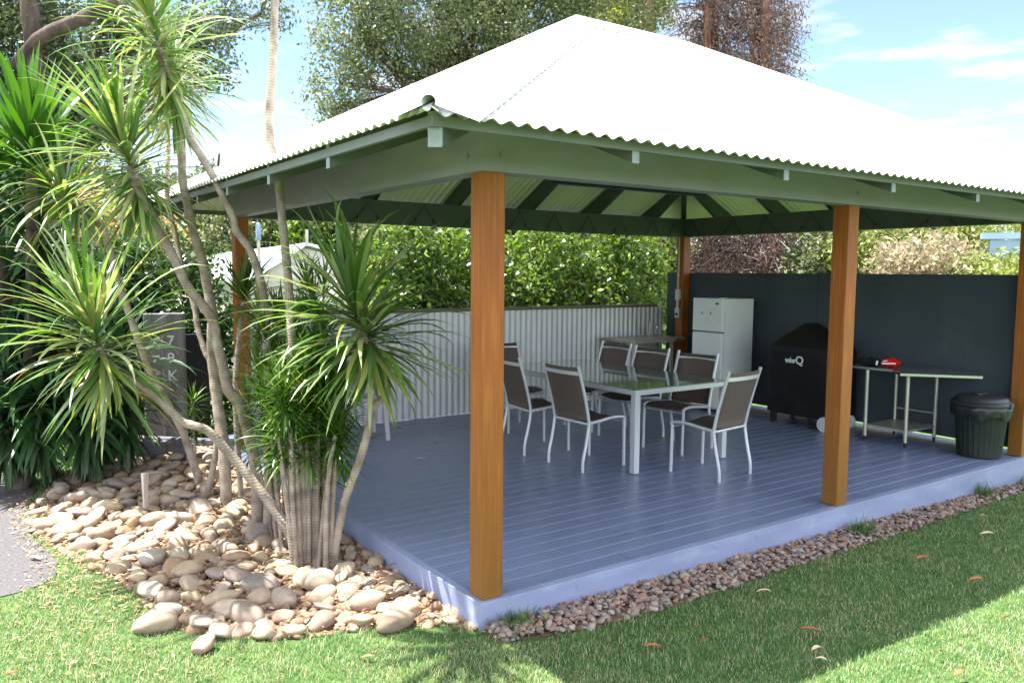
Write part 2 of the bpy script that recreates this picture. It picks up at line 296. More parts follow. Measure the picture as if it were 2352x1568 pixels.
def stains(m, col_, scale, lo, hi, amt, stretch=(1, 1, 1)):
    n, l, b = nodes(m); src = b.inputs['Base Color'].links[0].from_socket
    tc = n.new('ShaderNodeTexCoord'); mp = n.new('ShaderNodeMapping'); mp.inputs['Scale'].default_value = stretch; l.new(tc.outputs['Object'], mp.inputs[0])
    t = n.new('ShaderNodeTexNoise'); t.inputs['Scale'].default_value = scale; t.inputs['Detail'].default_value = 10; t.inputs['Roughness'].default_value = .68; l.new(mp.outputs[0], t.inputs['Vector'])
    r = n.new('ShaderNodeMapRange'); r.inputs[1].default_value = lo; r.inputs[2].default_value = hi; r.inputs[3].default_value = 0; r.inputs[4].default_value = amt; l.new(t.outputs['Fac'], r.inputs[0])
    x = n.new('ShaderNodeMix'); x.data_type = 'RGBA'; x.inputs[7].default_value = (*col_, 1); l.new(r.outputs[0], x.inputs[0]); l.new(src, x.inputs[6]); l.new(x.outputs[2], b.inputs['Base Color'])
stains(M['deck_edge'], (.42, .45, .50), 3.5, .56, .70, .3, (1, 1, 2.5)); stains(M['deck_edge'], (.10, .11, .15), 9, .63, .70, .35)
stains(M['deck'], (.30, .33, .40), 6, .62, .72, .55); stains(M['deck'], (.07, .08, .11), 2.3, .60, .70, .35, (.6, 1.5, 1))
stains(M['wall'], (.11, .12, .13), 2.0, .56, .75, .30, (1, 1, .35)); stains(M['corr'], (.33, .30, .26), 2.2, .55, .75, .4, (1, 1, .5))
stains(M['post'], (.09, .03, .006), 5, .62, .70, .7, (2.5, 2.5, .6)); stains(M['beam'], (.36, .34, .33), 2.5, .60, .75, .25, (1, 1, 2)); stains(M['white'], (.45, .46, .42), 3, .55, .8, .3)

# ------------------------------------------------------------ ground
def gz(x, y): return -.15 - .018*np.clip(x, 0, 7) - .02*np.clip(-y-1.5, 0, 10)*0
def inpoly(x, y, P):
    x = np.asarray(x); y = np.asarray(y); c = np.zeros(x.shape, bool); j = len(P)-1
    for i in range(len(P)):
        xi, yi = P[i]; xj, yj = P[j]
        t = ((yi > y) != (yj > y)) & (x < (xj-xi)*(y-yi)/(yj-yi+1e-12)+xi); c ^= t; j = i
    return c
xs = np.unique(np.concatenate([np.linspace(-400, -12, 8), np.linspace(-12, 20, 65), np.linspace(20, 400, 8)]))
ys = np.unique(np.concatenate([np.linspace(-400, -12, 8), np.linspace(-12, 30, 65), np.linspace(30, 400, 8)]))
X, Y = np.meshgrid(xs, ys); V = np.stack([X, Y, gz(X, Y)], -1).reshape(-1, 3); nx = len(xs)
F = [(j*nx+i, j*nx+i+1, (j+1)*nx+i+1, (j+1)*nx+i) for j in range(len(ys)-1) for i in range(nx-1)]
tag(npmesh('ground', V, F, M['lawn_soil']), kind='structure')
def sheet(name, poly, dz, mt):
    v = [(x, y, float(gz(x, y))+dz) for x, y in poly]
    mb = MB(); mb.v = v; mb.f = [tuple(range(len(v)))]
    return tag(mb.build(name, mt), kind='structure')
BED = [(-1.0, 5.6), (-1.45, 4.8), (-1.62, 4.4), (-1.76, 4.0), (-1.86, 3.6), (-1.88, 3.2), (-1.80, 2.85), (-1.72, 2.5), (-1.64, 2.15), (-1.50, 1.8), (-1.44, 1.4), (-1.42, 1.0), (-1.2, .66), (-.85, .42), (-.4, .3), (-.12, .12), (-.02, -.05), (.04, .0), (.02, 5.6)]
PATH = [(-1.9, 6.2), (-1.74, 5.2), (-1.72, 4.6), (-1.80, 4.1), (-1.87, 3.7), (-1.89, 3.3), (-1.86, 2.95), (-1.80, 2.65), (-1.77, 2.35), (-1.79, 2.12), (-1.88, 1.97), (-2.02, 1.9), (-2.3, 1.85), (-3.2, 1.8), (-9, 1.8), (-9, 6.4)]
sheet('path', PATH, .006, M['asphalt'])
sheet('bed_soil', BED, .004, M['soil'])
STRIP = [(-.02, -.03), (-.01, -.2), (.5, -.30), (1.0, -.33), (1.6, -.31), (2.3, -.28), (3.2, -.27), (4.0, -.25), (5, -.2), (5.9, -.16), (6.6, -.1), (6.6, .05), (0, .05)]
sheet('gravel_strip', STRIP, .004, M['soil'])

# ------------------------------------------------------------ lawn blades
def blades(name, N, region, hmin, hmax, w, mt, label, cat, dens=None):
    x, y = region(N)
    n = len(x); z = gz(x, y)
    h = rng.uniform(hmin, hmax, n)*(1+.35*np.sin(x*7+np.cos(y*5)*2)*np.sin(y*6.3)); a = rng.uniform(0, 2*np.pi, n); lean = rng.uniform(.15, 1.1, n)
    px = np.cos(a); py = np.sin(a); qx, qy = -py, px; ww = w*rng.uniform(.7, 1.3, n)
    V = np.zeros((n, 5, 3), np.float32)
    for k, (t, s) in enumerate(((0, 1), (.55, .8))):
        ox = px*h*lean*t*t; oy = py*h*lean*t*t; oz = h*t
        V[:, 2*k] = np.stack([x+ox-qx*ww*s, y+oy-qy*ww*s, z+oz], -1); V[:, 2*k+1] = np.stack([x+ox+qx*ww*s, y+oy+qy*ww*s, z+oz], -1)
    V[:, 4] = np.stack([x+px*h*lean, y+py*h*lean, z+h*.92], -1)
    b = (np.arange(n)*5)[:, None]
    F = np.concatenate([b+np.array([[0, 1, 3]]), b+np.array([[0, 3, 2]]), b+np.array([[2, 3, 4]])], 1).reshape(-1, 3)
    o = npmesh(name, V.reshape(-1, 3), F, mt)
    return tag(o, label, cat, kind='stuff')
def lawn_region(N):
    # denser near the camera
    r = 1.6+8.5*rng.random(N)**1.15; th = YAW+rng.uniform(-.68, .74, N)
    x = EYE[0]+r*np.cos(th); y = EYE[1]+r*np.sin(th)
    edge = .05*np.sin(x*23+y*9)+.04*np.sin(x*41-y*17)
    k = ~inpoly(x+edge, y+edge, PATH) & ~inpoly(x+edge*.5, y+edge*1.2-.035, BED) & ~inpoly(x, y+edge*.6, STRIP) & ~((x > -.03) & (y > -.03))
    # thin, patchy grass where the bed runs into the lawn
    return x[k], y[k]
blades('lawn_grass', 560000, lawn_region, .012, .03, .0016, M['grass'], 'short green lawn with dry straw blades in front of the deck', 'grass')
def edge_region(N):
    x = rng.uniform(-2.0, -.2, N); y = rng.uniform(.2, 3.6, N)
    k = inpoly(x, y, BED) & ~inpoly(x-.1*np.sin(x*9+y*7)-.10, y+.1*np.sin(y*11)+.16, BED)
    return x[k], y[k]
blades('edge_grass', 42000, edge_region, .02, .045, .0022, M['grass'], 'thin straggly grass growing in along the rim of the stone bed', 'grass')
M['straw'] = leafmat('dry_blade', [(.42, .38, .22), (.34, .30, .16), (.5, .44, .29), (.28, .30, .12)], rough=.5, transl=.3)
def dry_region(N):
    x, y = lawn_region(N); f = np.sin(x*3.1+1.3*np.sin(y*2.3))*np.sin(y*3.7+x)+.55*np.sin(x*11+y*5)*np.sin(y*9); k = (f > .35) | ((x < -.95) & (y > .05) & (rng.random(len(x)) < .6))
    return x[k], y[k]
blades('dry_grass', 150000, dry_region, .010, .024, .0018, M['straw'], 'patches of dry straw coloured grass through the lawn', 'grass')
def tuft(loc, n, h, spread, label):
    pts = rng.normal(0, 1, (n, 2))*spread
    def reg(N): return pts[:, 0]+loc[0], pts[:, 1]+loc[1]
    o = blades('grass_tuft', n, reg, h*.5, h, .003, M['weed'], None, None); o['label'] = label; o['category'] = 'grass tuft'; del o['kind']; o['group'] = 'grass tufts against the deck edge'
tuft((.12, -.1), 260, .13, .06, 'green grass tuft against the deck right beside the front corner')
tuft((3.28, -.13), 160, .14, .06, 'grass tuft in the gravel strip a little beyond the middle front post')
tuft((5.25, -.1), 120, .22, .05, 'tall thin grass tuft in the gravel strip below the rubbish bin')
tuft((6.2, -.12), 240, .18, .12, 'bushy grass tuft at the far right end of the gravel strip')

# ------------------------------------------------------------ stones
def stone_mesh(seed, sub=3):
    bm = bmesh.new(); bmesh.ops.create_icosphere(bm, subdivisions=sub, radius=1)
    r = random.Random(seed); ds = [Vector((r.gauss(0, 1), r.gauss(0, 1), r.gauss(0, 1))).normalized() for _ in range(9)]; am = [r.uniform(-.16, .2) for _ in ds]; pl = [r.uniform(.62, .9) for _ in ds]
    for v in bm.verts:
        d = v.co.normalized(); s = 1
        for q, a_ in zip(ds, am): s += a_*max(0, d.dot(q))**3
        for q, c in zip(ds[:8], pl):
            k = d.dot(q)*s
            if k > c: s *= (1-.85*(k-c)/k)
        v.co = d*s
    me = bpy.data.meshes.new('river_stone'); bm.to_mesh(me); bm.free(); me.shade_smooth(); me.materials.append(M['stone'])
    return me
SM = [stone_mesh(i) for i in range(12)]
placed = []
def stone(x, y, l, w, h, rz, zoff, label, tilt=(0, 0)):
    o = bpy.data.objects.new('river_stone', SM[len(placed) % 12]); col.objects.link(o)
    o.scale = (l, w, h); o.rotation_euler = (tilt[0], tilt[1], rz); o.location = (x, y, float(gz(x, y))+zoff)
    placed.append((x, y, max(l, w))); tag(o, label, 'stone', 'river stones in the garden bed')
for u, v, lw, lab in ((355, 1430, .105, 'large round brown stone at the lawn edge, left of the other boulders'), (568, 1412, .125, 'big blocky tan boulder striped by leaf shadows at the front of the bed'), (652, 1372, .10, 'pointed grey brown stone leaning on its neighbours below the canes'),
                      (737, 1336, .105, 'smooth domed brown stone right in front of the cane bases'), (662, 1310, .075, 'round tan stone just left of the cane clump feet'), (512, 1372, .09, 'rounded shaded brown stone left of the striped boulder'),
                      (845, 1378, .11, 'flat pale stone near the deck between canes and corner'), (905, 1424, .12, 'large bright white stone at the lawn edge near the deck corner'), (930, 1392, .11, 'broad white sunlit stone leaning toward the deck corner'),
                      (735, 1425, .085, 'pale rounded stone with thin shadow lines at the lawn edge'), (600, 1338, .12, 'long grey pink slab stone tilted beside the canes'), (355, 1195, .12, 'wedge shaped tan stone leaning against the wooden stake'),
                      (350, 1278, .11, 'tall upright tan stone in the middle of the bed'), (430, 1308, .10, 'long golden stone lying flat left of the cane clump'), (790, 1310, .09, 'brown stone in shade right of the cane clump'),
                      (470, 1478, .07, 'pale stone half sunk in the lawn in front of the bed'), (155, 1215, .10, 'tan stone at the path side of the bed'), (250, 1165, .11, 'large smooth pale stone toward the back of the bed'),
                      (505, 1445, .075, 'small striped stone at the lawn edge, in front of the big blocky boulder'), (608, 1450, .06, 'small round stone at the lawn edge, right of the blocky boulder')):
    g = EYE + (CF + CR*(u-1176)/FPX - CU*(v-784)/FPX)*1; d = g-EYE; t = (-.11-EYE[2])/d[2]; p = EYE+d*t
    stone(p[0], p[1], lw*random.uniform(1.0, 1.15), lw*random.uniform(.7, .85), lw*random.uniform(.5, .68), random.uniform(0, 3.1), .035, lab, (random.uniform(-.3, .3), random.uniform(-.3, .3)))
tries = 0
while len(placed) < 299 and tries < 60000:
    tries += 1
    x = random.uniform(-1.85, 0); y = random.uniform(.05, 5.1)
    if not inpoly(np.array([x+.07]), np.array([y-.05]), BED)[0] or not inpoly(np.array([x-.05]), np.array([y]), BED)[0]: continue
    front = y < 1.5 and x > -1.3
    l = random.uniform(.055, .118) if tries < 9000 else random.uniform(.04, .07)
    if x > -.35 and y < 1.8: l *= .6
    if any((x-a)**2+(y-b)**2 < (.60*(l+c))**2 for a, b, c in placed): continue
    place = ('below the left edging sleeper' if x < -.75 else 'below the short sleeper by the canes') if y > 4 else ('beside the deck behind the cane clump' if y > 1.9 else 'beside the deck right of the cane clump' if y > .8 else 'close to the deck corner') if x > -.4 else \
        ('at the far end of the path edge' if y > 3.2 else 'along the middle of the path edge' if y > 2.1 else 'where path, bed and lawn meet') if x < -1.35 else ('at the lawn edge left of the boulders' if x < -.95 else 'at the lawn edge among the boulders') if y < 1.2 else \
        ('left of the cane clump feet' if y < 1.7 else 'around the two thick trunk feet') if x > -.8 and y < 2.6 else ('in the near middle of the bed' if y < 2 else 'in the far middle of the bed') if y < 3 else ('left of the wooden stake' if x < -1.06 else 'right of the wooden stake')
    size = 'large' if l > .09 else 'medium' if l > .06 else 'small'
    wr, hr = random.uniform(.52, .85), random.uniform(.34, .62); shp = 'long' if wr < .64 else 'flat' if hr < .46 else 'rounded'
    stone(x, y, l, l*wr, l*hr, random.uniform(0, 6.2), l*random.uniform(.1, .4)+.008, f'{size} {shp} river stone {place}', (random.uniform(-.35, .35), random.uniform(-.35, .35)))
def pebbles(name, N, poly, smin, smax, mt, label, cat, zt, bias=None):
    bm = bmesh.new(); bmesh.ops.create_icosphere(bm, subdivisions=2, radius=1)
    BV = np.array([v.co[:] for v in bm.verts]); BF = np.array([[v.index for v in f.verts] for f in bm.faces]); bm.free()
    P = np.array(poly); x = rng.uniform(P[:, 0].min(), P[:, 0].max(), N*6); y = rng.uniform(P[:, 1].min(), P[:, 1].max(), N*6)
    k = inpoly(x, y, poly)
    if bias is not None: k &= bias(x, y)
    x = x[k][:N]; y = y[k][:N]; n = len(x)
    s = rng.uniform(smin, smax, n)*np.where(rng.random(n) < .12, 1.6, 1)
    sc = np.stack([s, s*rng.uniform(.6, .9, n), s*rng.uniform(.4, .7, n)], -1)
    a = rng.uniform(0, 6.28, n); ca, sa = np.cos(a), np.sin(a); ti = rng.uniform(-.6, .6, n)
    fr = 1+.13*np.sin(BV[None, :, 0]*3+rng.uniform(0, 6, (n, 1)))*np.cos(BV[None, :, 1]*2.5+rng.uniform(0, 6, (n, 1)))
    v = BV[None]*sc[:, None]*fr[..., None]
    vz = v[..., 2]*np.cos(ti)[:, None]+v[..., 0]*np.sin(ti)[:, None]; vx0 = v[..., 0]*np.cos(ti)[:, None]-v[..., 2]*np.sin(ti)[:, None]
    vx = vx0*ca[:, None]-v[..., 1]*sa[:, None]; vy = vx0*sa[:, None]+v[..., 1]*ca[:, None]
    V = np.stack([vx+x[:, None], vy+y[:, None], vz+(gz(x, y)+rng.uniform(0, zt, n))[:, None]], -1)
    F = (BF[None]+(np.arange(n)*len(BV))[:, None, None]).reshape(-1, 3)
    return tag(npmesh(name, V.reshape(-1, 3), F, mt, smooth=True), label, cat, kind='stuff')
pebbles('pebbles', 3400, BED, .014, .042, M['pebble'], 'small brown pebbles filling the gaps between the river stones', 'pebbles', .02)
pebbles('edging_gravel', 4200, STRIP, .011, .024, M['gravel'], 'mixed grey and rust gravel strip along the deck front', 'gravel', .05)
# leaf litter and bark chips in the bed
def litter(name, N, poly, label, cols, s0=.01, s1=.03, zt=.05):
    P = np.array(poly); x = rng.uniform(P[:, 0].min(), P[:, 0].max(), N*4); y = rng.uniform(P[:, 1].min(), P[:, 1].max(), N*4); k = inpoly(x, y, poly); x = x[k][:N]; y = y[k][:N]; n = len(x)
    c = np.stack([x, y, gz(x, y)+rng.uniform(.005, zt, n)], -1); a = rng.uniform(0, 6.28, n); d = np.stack([np.cos(a), np.sin(a), rng.uniform(-.3, .3, n)], -1)*rng.uniform(s0, s1, n)[:, None]
    q = np.cross(d, np.stack([rng.uniform(-.4, .4, n), rng.uniform(-.4, .4, n), np.ones(n)], -1))*.28
    V = np.stack([c-d, c-q, c+d, c+q], 1).reshape(-1, 3); F = np.arange(n*4).reshape(-1, 4)
    return tag(npmesh(name, V, F, cols), label, 'leaf litter', kind='stuff')
M['litter'] = leafmat('dry_litter', [(.42, .2, .1), (.3, .15, .08), (.5, .36, .24), (.22, .12, .07)], rough=.8, transl=.1)
litter('leaf_litter', 3500, BED, 'dry brown leaf litter scattered among the stones', M['litter'])
litter('gravel_litter', 900, STRIP, 'small brown bark bits in the gravel strip', M['litter'], .006, .018, .07)
def clover(x, y):   return None
PR = [(-2.1, 1.7), (-1.9, 1.7), (-1.65, 1.2), (-1.55, .7), (-1.1, .35), (-1.4, .2), (-2.1, .6)]
litter('lawn_litter', 170, PR, 'pale dry leaves scattered where lawn, path and bed meet', M['litter'], .008, .02, .035)
litter('path_edge_litter', 700, [(-1.98, 4.2), (-1.7, 4.2), (-1.7, 2.9), (-1.62, 2.3), (-1.40, 1.7), (-1.42, 1.0), (-1.75, 1.2), (-2.05, 1.8), (-1.9, 2.4), (-1.98, 3.0)], 'brown leaf litter and bark bits gathered along the edge of the path', M['litter'], .008, .024, .03)
litter('path_litter', 160, [(-2.9, 4.4), (-1.9, 4.4), (-1.9, 2), (-2.9, 1.9)], 'dry leaves on the asphalt path', M['litter'], .012, .035, .012)

# fallen leaves on the lawn, each one a thing
def fallen(u, v, L, mt, label, plane=-.17, name='fallen_leaf'):
    d = CF + CR*(u-1176)/FPX - CU*(v-784)/FPX; t = (plane+.035-EYE[2])/d[2] if plane < -.1 else (plane-EYE[2])/d[2]; p = EYE+d*t
    L *= .85; mb = MB(); seg = 7; rz = random.uniform(-.5, .6)-.6; top = []
    for i in range(seg+1):
        s = i/seg; w = L*.16*math.sin(math.pi*min(1, s*.97+.03))**.8; x = (s-.5)*L; z = .012*math.sin(s*3)+.003
        mb.v += [(x, -w, z+.006), (x, 0, z), (x, w, z+.006)]
    for i in range(seg):
        b_ = i*3; mb.f += [(b_, b_+3, b_+4, b_+1), (b_+1, b_+4, b_+5, b_+2)]
    o = mb.build(name, mt, smooth=True); o.location = p; o.rotation_euler = (random.uniform(-.15, .15), random.uniform(-.1, .1), rz)
    tag(o, label, 'leaf', 'fallen leaves')
fl = M['fallen']
for a in ((1862, 1449, .13, fl[0], 'long rust coloured leaf on the shaded lawn, the largest one'), (1498, 1487, .10, fl[0], 'rust leaf on the shaded lawn left of the big rust leaf'), (1617, 1475, .07, fl[2], 'dark brown leaf on the shaded lawn'),
          (1755, 1360, .10, fl[1], 'pale leaf lying beside the gravel strip'), (2120, 1283, .13, fl[0], 'thin reddish leaf on the shaded lawn below the middle of the deck'), (2268, 1227, .12, fl[1], 'tan leaf high on the right side of the shaded lawn'),
          (2243, 1332, .12, fl[0], 'slim rust leaf next to the shadow edge on the lawn'), (845, 1513, .09, fl[0], 'curled rust leaf on the sunny lawn in front of the bed'), (1875, 1492, .09, fl[1], 'pale curled leaf at the edge of the shade'),
          (1887, 1517, .07, fl[1], 'whitish leaf just inside the sunlit grass'), (2205, 1548, .09, fl[0], 'brown leaf on the sunlit grass near the bottom right'), (2158, 1500, .05, fl[2], 'small dark leaf on the sunlit grass'),
          (2258, 1186, .05, fl[1], 'tiny white leaf near the gravel below the bin'), (80, 1283, .12, fl[1], 'dry tan leaf on the asphalt path'), (120, 1343, .09, fl[0], 'brown leaf at the path edge'),
          (28, 1610-60, .06, fl[0], 'small reddish leaf at the bottom left of the lawn'), (2305, 1420, .05, fl[0], 'small orange leaf on the sunlit grass at the right')):
    fallen(*a)
for a in ((966, 1055, .10, fl[1], 'tan leaf on the deck boards left of the front corner post'), (915, 985, .08, fl[2], 'dark curled leaf on the deck near the corrugated fence'), (1000, 1020, .06, fl[2], 'small brown leaf on the deck behind the corner post'), (903, 1300, .05, fl[2], 'small dark leaf on the deck edge by the canes')):
    fallen(*a, plane=.008)

# ------------------------------------------------------------ pavilion
w, B, C, D = .131, 3.162, 6.166, 4.59
X1, Y1 = C+w, D            # outer faces of the far posts
pav = empty('pavilion', (0, 0, 0), 'open timber pavilion with white corrugated hip roof over a blue-grey deck', 'pavilion')
# deck
XE, YE = 6.46, 5.12
mb = MB(); prof = [(0, -.03)]; y = .03; bw = .138; g = .004; ch = .003
while y < YE-.01:
    y2 = min(y+bw-g, YE)
    prof += [(y, -.006), (y, -ch), (y+ch, 0), (y2-ch, 0), (y2, -ch), (y2, -.006)]; y += bw
prof.append((y2+.001, -.03)); n0 = len(prof)
for xx in (.02, XE): mb.v += [(xx, a, b) for a, b in prof]
mb.f = [(i, i+1, n0+i+1, n0+i) for i in range(n0-1)]
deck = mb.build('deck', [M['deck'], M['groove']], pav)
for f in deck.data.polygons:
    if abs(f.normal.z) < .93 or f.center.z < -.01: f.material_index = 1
mb = MB(); jr = random.Random(4); yy = .03; row = 0
while yy < YE-.1:
    xj = 1.1+2.3*((row*.618) % 1)
    while xj < XE-.3:
        mb.box(xj, yy+.006, .0005, xj+.004, yy+bw-.010, .0012); xj += 2.4+.3*jr.random()
    for xs_ in (.45, 1.35, 2.25, 3.15, 4.05, 4.95, 5.85):
        for dy_ in (.03, bw-.034): mb.box(xs_-.004, yy+dy_-.004, .0005, xs_+.004, yy+dy_+.004, .0012)
    yy += bw; row += 1
tag(mb.build('deck_screws', M['screwdark'], pav), kind='stuff')
MB().box(.02, .02, -.5, XE, YE, -.035).build('subfloor', M['dark'], pav)
mb = MB(); mb.box(-.03, -.03, -.42, XE+.02, .03-.002, .003); mb.box(-.03, .03-.002, -.42, .022, YE+.02, .003)
mb.box(XE, .028, -.42, XE+.02, YE+.02, .0)
mb.build('deck_fascia', M['deck_edge'], pav, bevel=.003)
# posts
HB = 2.25
for x, y in ((0, 0), (B, 0), (C, 0), (0, D-w), (C, D-w)):
    o = MB().box(0, 0, .003, w, w, HB+.02).build('post', M['post'], pav, bevel=.006); o.location = (x, y, 0)
# beams (front, left, back, right) mitred at the corners; they stop under the rafters
def beam(a, b, mt=M['beam']):
    return MB().box(*a, *b).build('beam', mt, pav, bevel=.004)
HT = 2.56
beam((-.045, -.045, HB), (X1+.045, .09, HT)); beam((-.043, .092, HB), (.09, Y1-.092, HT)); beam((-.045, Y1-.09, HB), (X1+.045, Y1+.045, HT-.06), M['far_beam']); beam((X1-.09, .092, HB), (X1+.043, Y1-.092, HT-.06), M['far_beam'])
mb = MB()
for x, y, s in ((.075, -.045, 1), (B+.03, -.045, 1), (C+.06, -.045, 1)):
    mb.tube([(x, y, 2.335), (x, y-.01, 2.335)], .012, 8)
mb.tube([(-.045, .085, 2.33), (-.055, .085, 2.33)], .012, 8)
mb.build('bolt', M['beam'], pav)
# roof planes
O = .70; ZE = 2.372; SL = .538; EX0, EX1, EY0, EY1 = -O, X1+O, -O, Y1+O
half = (EY1-EY0)/2; ZR = ZE+SL*half; KX = 1.045; halfx = half*KX; SLX = SL/KX; ridge_x0, ridge_x1 = EX0+halfx, EX1-halfx; yc = (EY0+EY1)/2
def zr(x, y):  # sheet centre height
    return ZE+SL*min(x-EX0, EX1-x, y-EY0, EY1-y)
PIT = .085; AMP = .010; nn = 1/math.sqrt(1+SL*SL)
def roof_face(o, u, v, Lu, dz, over, end=False):
    # o corner, u along eave, v up slope in plan; overshoot below the eave by 'over'
    V = []; F = []; step = PIT/8; k = int(Lu/step)
    for i in range(k+1):
        sl = SLX if end else SL; s = i*Lu/k; t = min(s*KX, (Lu-s)*KX, halfx) if end else min(s/KX, (Lu-s)/KX, half); a = AMP*math.cos(2*math.pi*s/PIT)
        t = max(t, 0.0)
        for tt in (-over, t):
            p = Vector(o)+Vector(u)*s+Vector(v)*tt
            # wave offset along the face normal
            V.append((p.x-v[0]*sl*nn*a, p.y-v[1]*sl*nn*a, ZE+sl*tt+a*nn+dz))
    for i in range(k): F.append((2*i, 2*i+2, 2*i+3, 2*i+1))
    return V, F
Vt, Ft, Vb, Fb = [], [], [], []
for o_, u_, v_, L_, ov in (((EX0, EY0, 0), (1, 0, 0), (0, 1, 0), EX1-EX0, .055), ((EX0, EY1, 0), (0, -1, 0), (1, 0, 0), EY1-EY0, .012), ((EX1, EY1, 0), (-1, 0, 0), (0, -1, 0), EX1-EX0, .055), ((EX1, EY0, 0), (0, 1, 0), (-1, 0, 0), EY1-EY0, .012)):
    for VV, FF, dz in ((Vt, Ft, .0012), (Vb, Fb, -.0012)):
        a_, f_ = roof_face(o_, u_, v_, L_, dz, ov, abs(v_[0]) > .5); n_ = len(VV); VV += a_; FF += [tuple(q+n_ for q in f) for f in f_]
o = npmesh('roof', Vt, Ft, M['roof'], pav, smooth=True)
o = npmesh('roof_lining', Vb, [f[::-1] for f in Fb], M['roof_under'], pav, smooth=True)
# hip and ridge capping: two wings and a roll
def capping(a, b, sa, sb, ext=.012, wing=.2):
    # a lower end, b upper end (points on the line of the fold); sa, sb unit plan directions lying in each roof plane's contour
    a = Vector(a); b = Vector(b); d = (b-a).normalized(); a = a-d*ext
    side = Vector((d.y, -d.x, 0)).normalized()     # to the right going up
    prof = []
    def wingpt(s, t):   # sideways t from the fold, on the roof plane
        return s*t
    mb = MB(); rings = []
    # slope of the wings measured square to the fold in plan
    k = sa
    prof = [(-wing, -k*wing), (-wing, -k*wing+.004), (-.03, -k*.03+.006)]
    for i in range(9):
        an = math.pi*(1.12-i*1.24/8); prof.append((.030*math.cos(an), .006+.030*math.sin(an)))
    prof += [(.03, -k*.03+.006), (wing, -k*wing+.004), (wing, -k*wing)]
    pf = [(x_, z_+AMP+.006) for x_, z_ in prof]
    for q in (a, b): rings.append([q+side*x_+Vector((0, 0, z_)) for x_, z_ in pf])
    n = len(pf); mb.v = [tuple(p) for r_ in rings for p in r_]
    mb.f = [(i, i+1, n+i+1, n+i) for i in range(n-1)]
    # underside
    m0 = len(mb.v); mb.v += [(p.x, p.y, p.z-.0016) for r_ in rings for p in r_]
    mb.f += [(m0+i, m0+n+i, m0+n+i+1, m0+i+1) for i in range(n-1)]
    return mb
A1 = (ridge_x0, yc, ZR); A2 = (ridge_x1, yc, ZR); ks = SL*.70
for (cx_, cy_), A in (((EX0, EY0), A1), ((EX1, EY0), A2), ((EX1, EY1), A2), ((EX0, EY1), A1)):
    capping((cx_, cy_, ZE), A, ks, ks).build('hip_capping', M['roof'], pav, smooth=True)
capping(A1, A2, SL, SL, 0).build('ridge_capping', M['roof'], pav, smooth=True)
# roofing screws in rows
mb = MB()
for row in (.22, .95, 1.7, 2.45):
    s = PIT*2
    while s < EX1-EX0:
        if min(s, EX1-EX0-s) > row+.05:
            kk = round(s/PIT)*PIT; p = (EX0+kk, EY0+row, ZE+SL*row+AMP+.003); mb.tube([p, (p[0], p[1]-.003, p[2]+.008)], .007, 6)
        s += PIT*3
    s = PIT*2
    while s < EY1-EY0:
        if min(s, EY1-EY0-s) > row+.05:
            kk = round(s/PIT)*PIT; p = (EX0+row, EY1-kk, ZE+SLX*row+AMP+.003); mb.tube([p, (p[0]-.003, p[1], p[2]+.008)], .007, 6)
        s += PIT*3
mb.build('screw_rows', M['screw'], pav)
# fascia boards under the sheet edge
FO = O-.035; zt = ZE-.016; zb = 2.312
for a, b in (((-FO, -FO, zb), (X1+FO, -FO+.022, zt)), ((-FO, -FO+.024, zb), (-FO+.022, Y1+FO-.024, zt)), ((-FO, Y1+FO-.022, zb), (X1+FO, Y1+FO, zt)), ((X1+FO-.022, -FO+.024, zb), (X1+FO, Y1+FO-.024, zt))):
    MB().box(*a, *b).build('fascia_board', M['fascia'], pav, bevel=.002)
# rafters with tapered tails
RW = .045; DEP = .13
def rafter(p0, p1, base, top_h):     # p0 plan start at the tail, p1 plan end
    pass
def rafter_poly(length_in, sl):    # in (s, z): s from tail end inward
    zc = lambda s: ZE+sl*(O-.66+.0+s)-.014
    L = length_in
    return [(0, 2.257), (0, zc(0)), (L, zc(L)), (L, zc(L)-DEP), (.615, 2.487), ]
def make_rafter(x, y, dirx, diry, L, end=True):
    if L < .25: return
    P = rafter_poly(L, SLX if abs(dirx) > .5 else SL); mb = MB(); n = len(P); px, py = -diry, dirx
    for sgn in (-.5, .5): mb.v += [(x+dirx*s+px*RW*sgn, y+diry*s+py*RW*sgn, z) for s, z in P]
    mb.f = [tuple(range(n)), tuple(range(n, 2*n))[::-1]]+[(i, (i+1) % n, n+(i+1) % n, n+i) for i in range(n)]
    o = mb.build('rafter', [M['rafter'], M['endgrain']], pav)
    for f in o.data.polygons:
        if f.normal.dot(Vector((-dirx, -diry, 0))) > .95: f.material_index = 1
TE = .66
for x in (.42, 1.54, 2.60, 3.66, 4.72, 5.80):
    L = min(x+TE, X1+TE-x, half-.04)-.05
    make_rafter(x, -TE, 0, 1, L); make_rafter(x, Y1+TE, 0, -1, L)
for y in (.43, 1.37, 2.27, 3.11, 4.05):
    L = min(y+TE, Y1+TE-y, half-.04)-.05
    make_rafter(-TE, y, 1, 0, L); make_rafter(X1+TE, y, -1, 0, L)
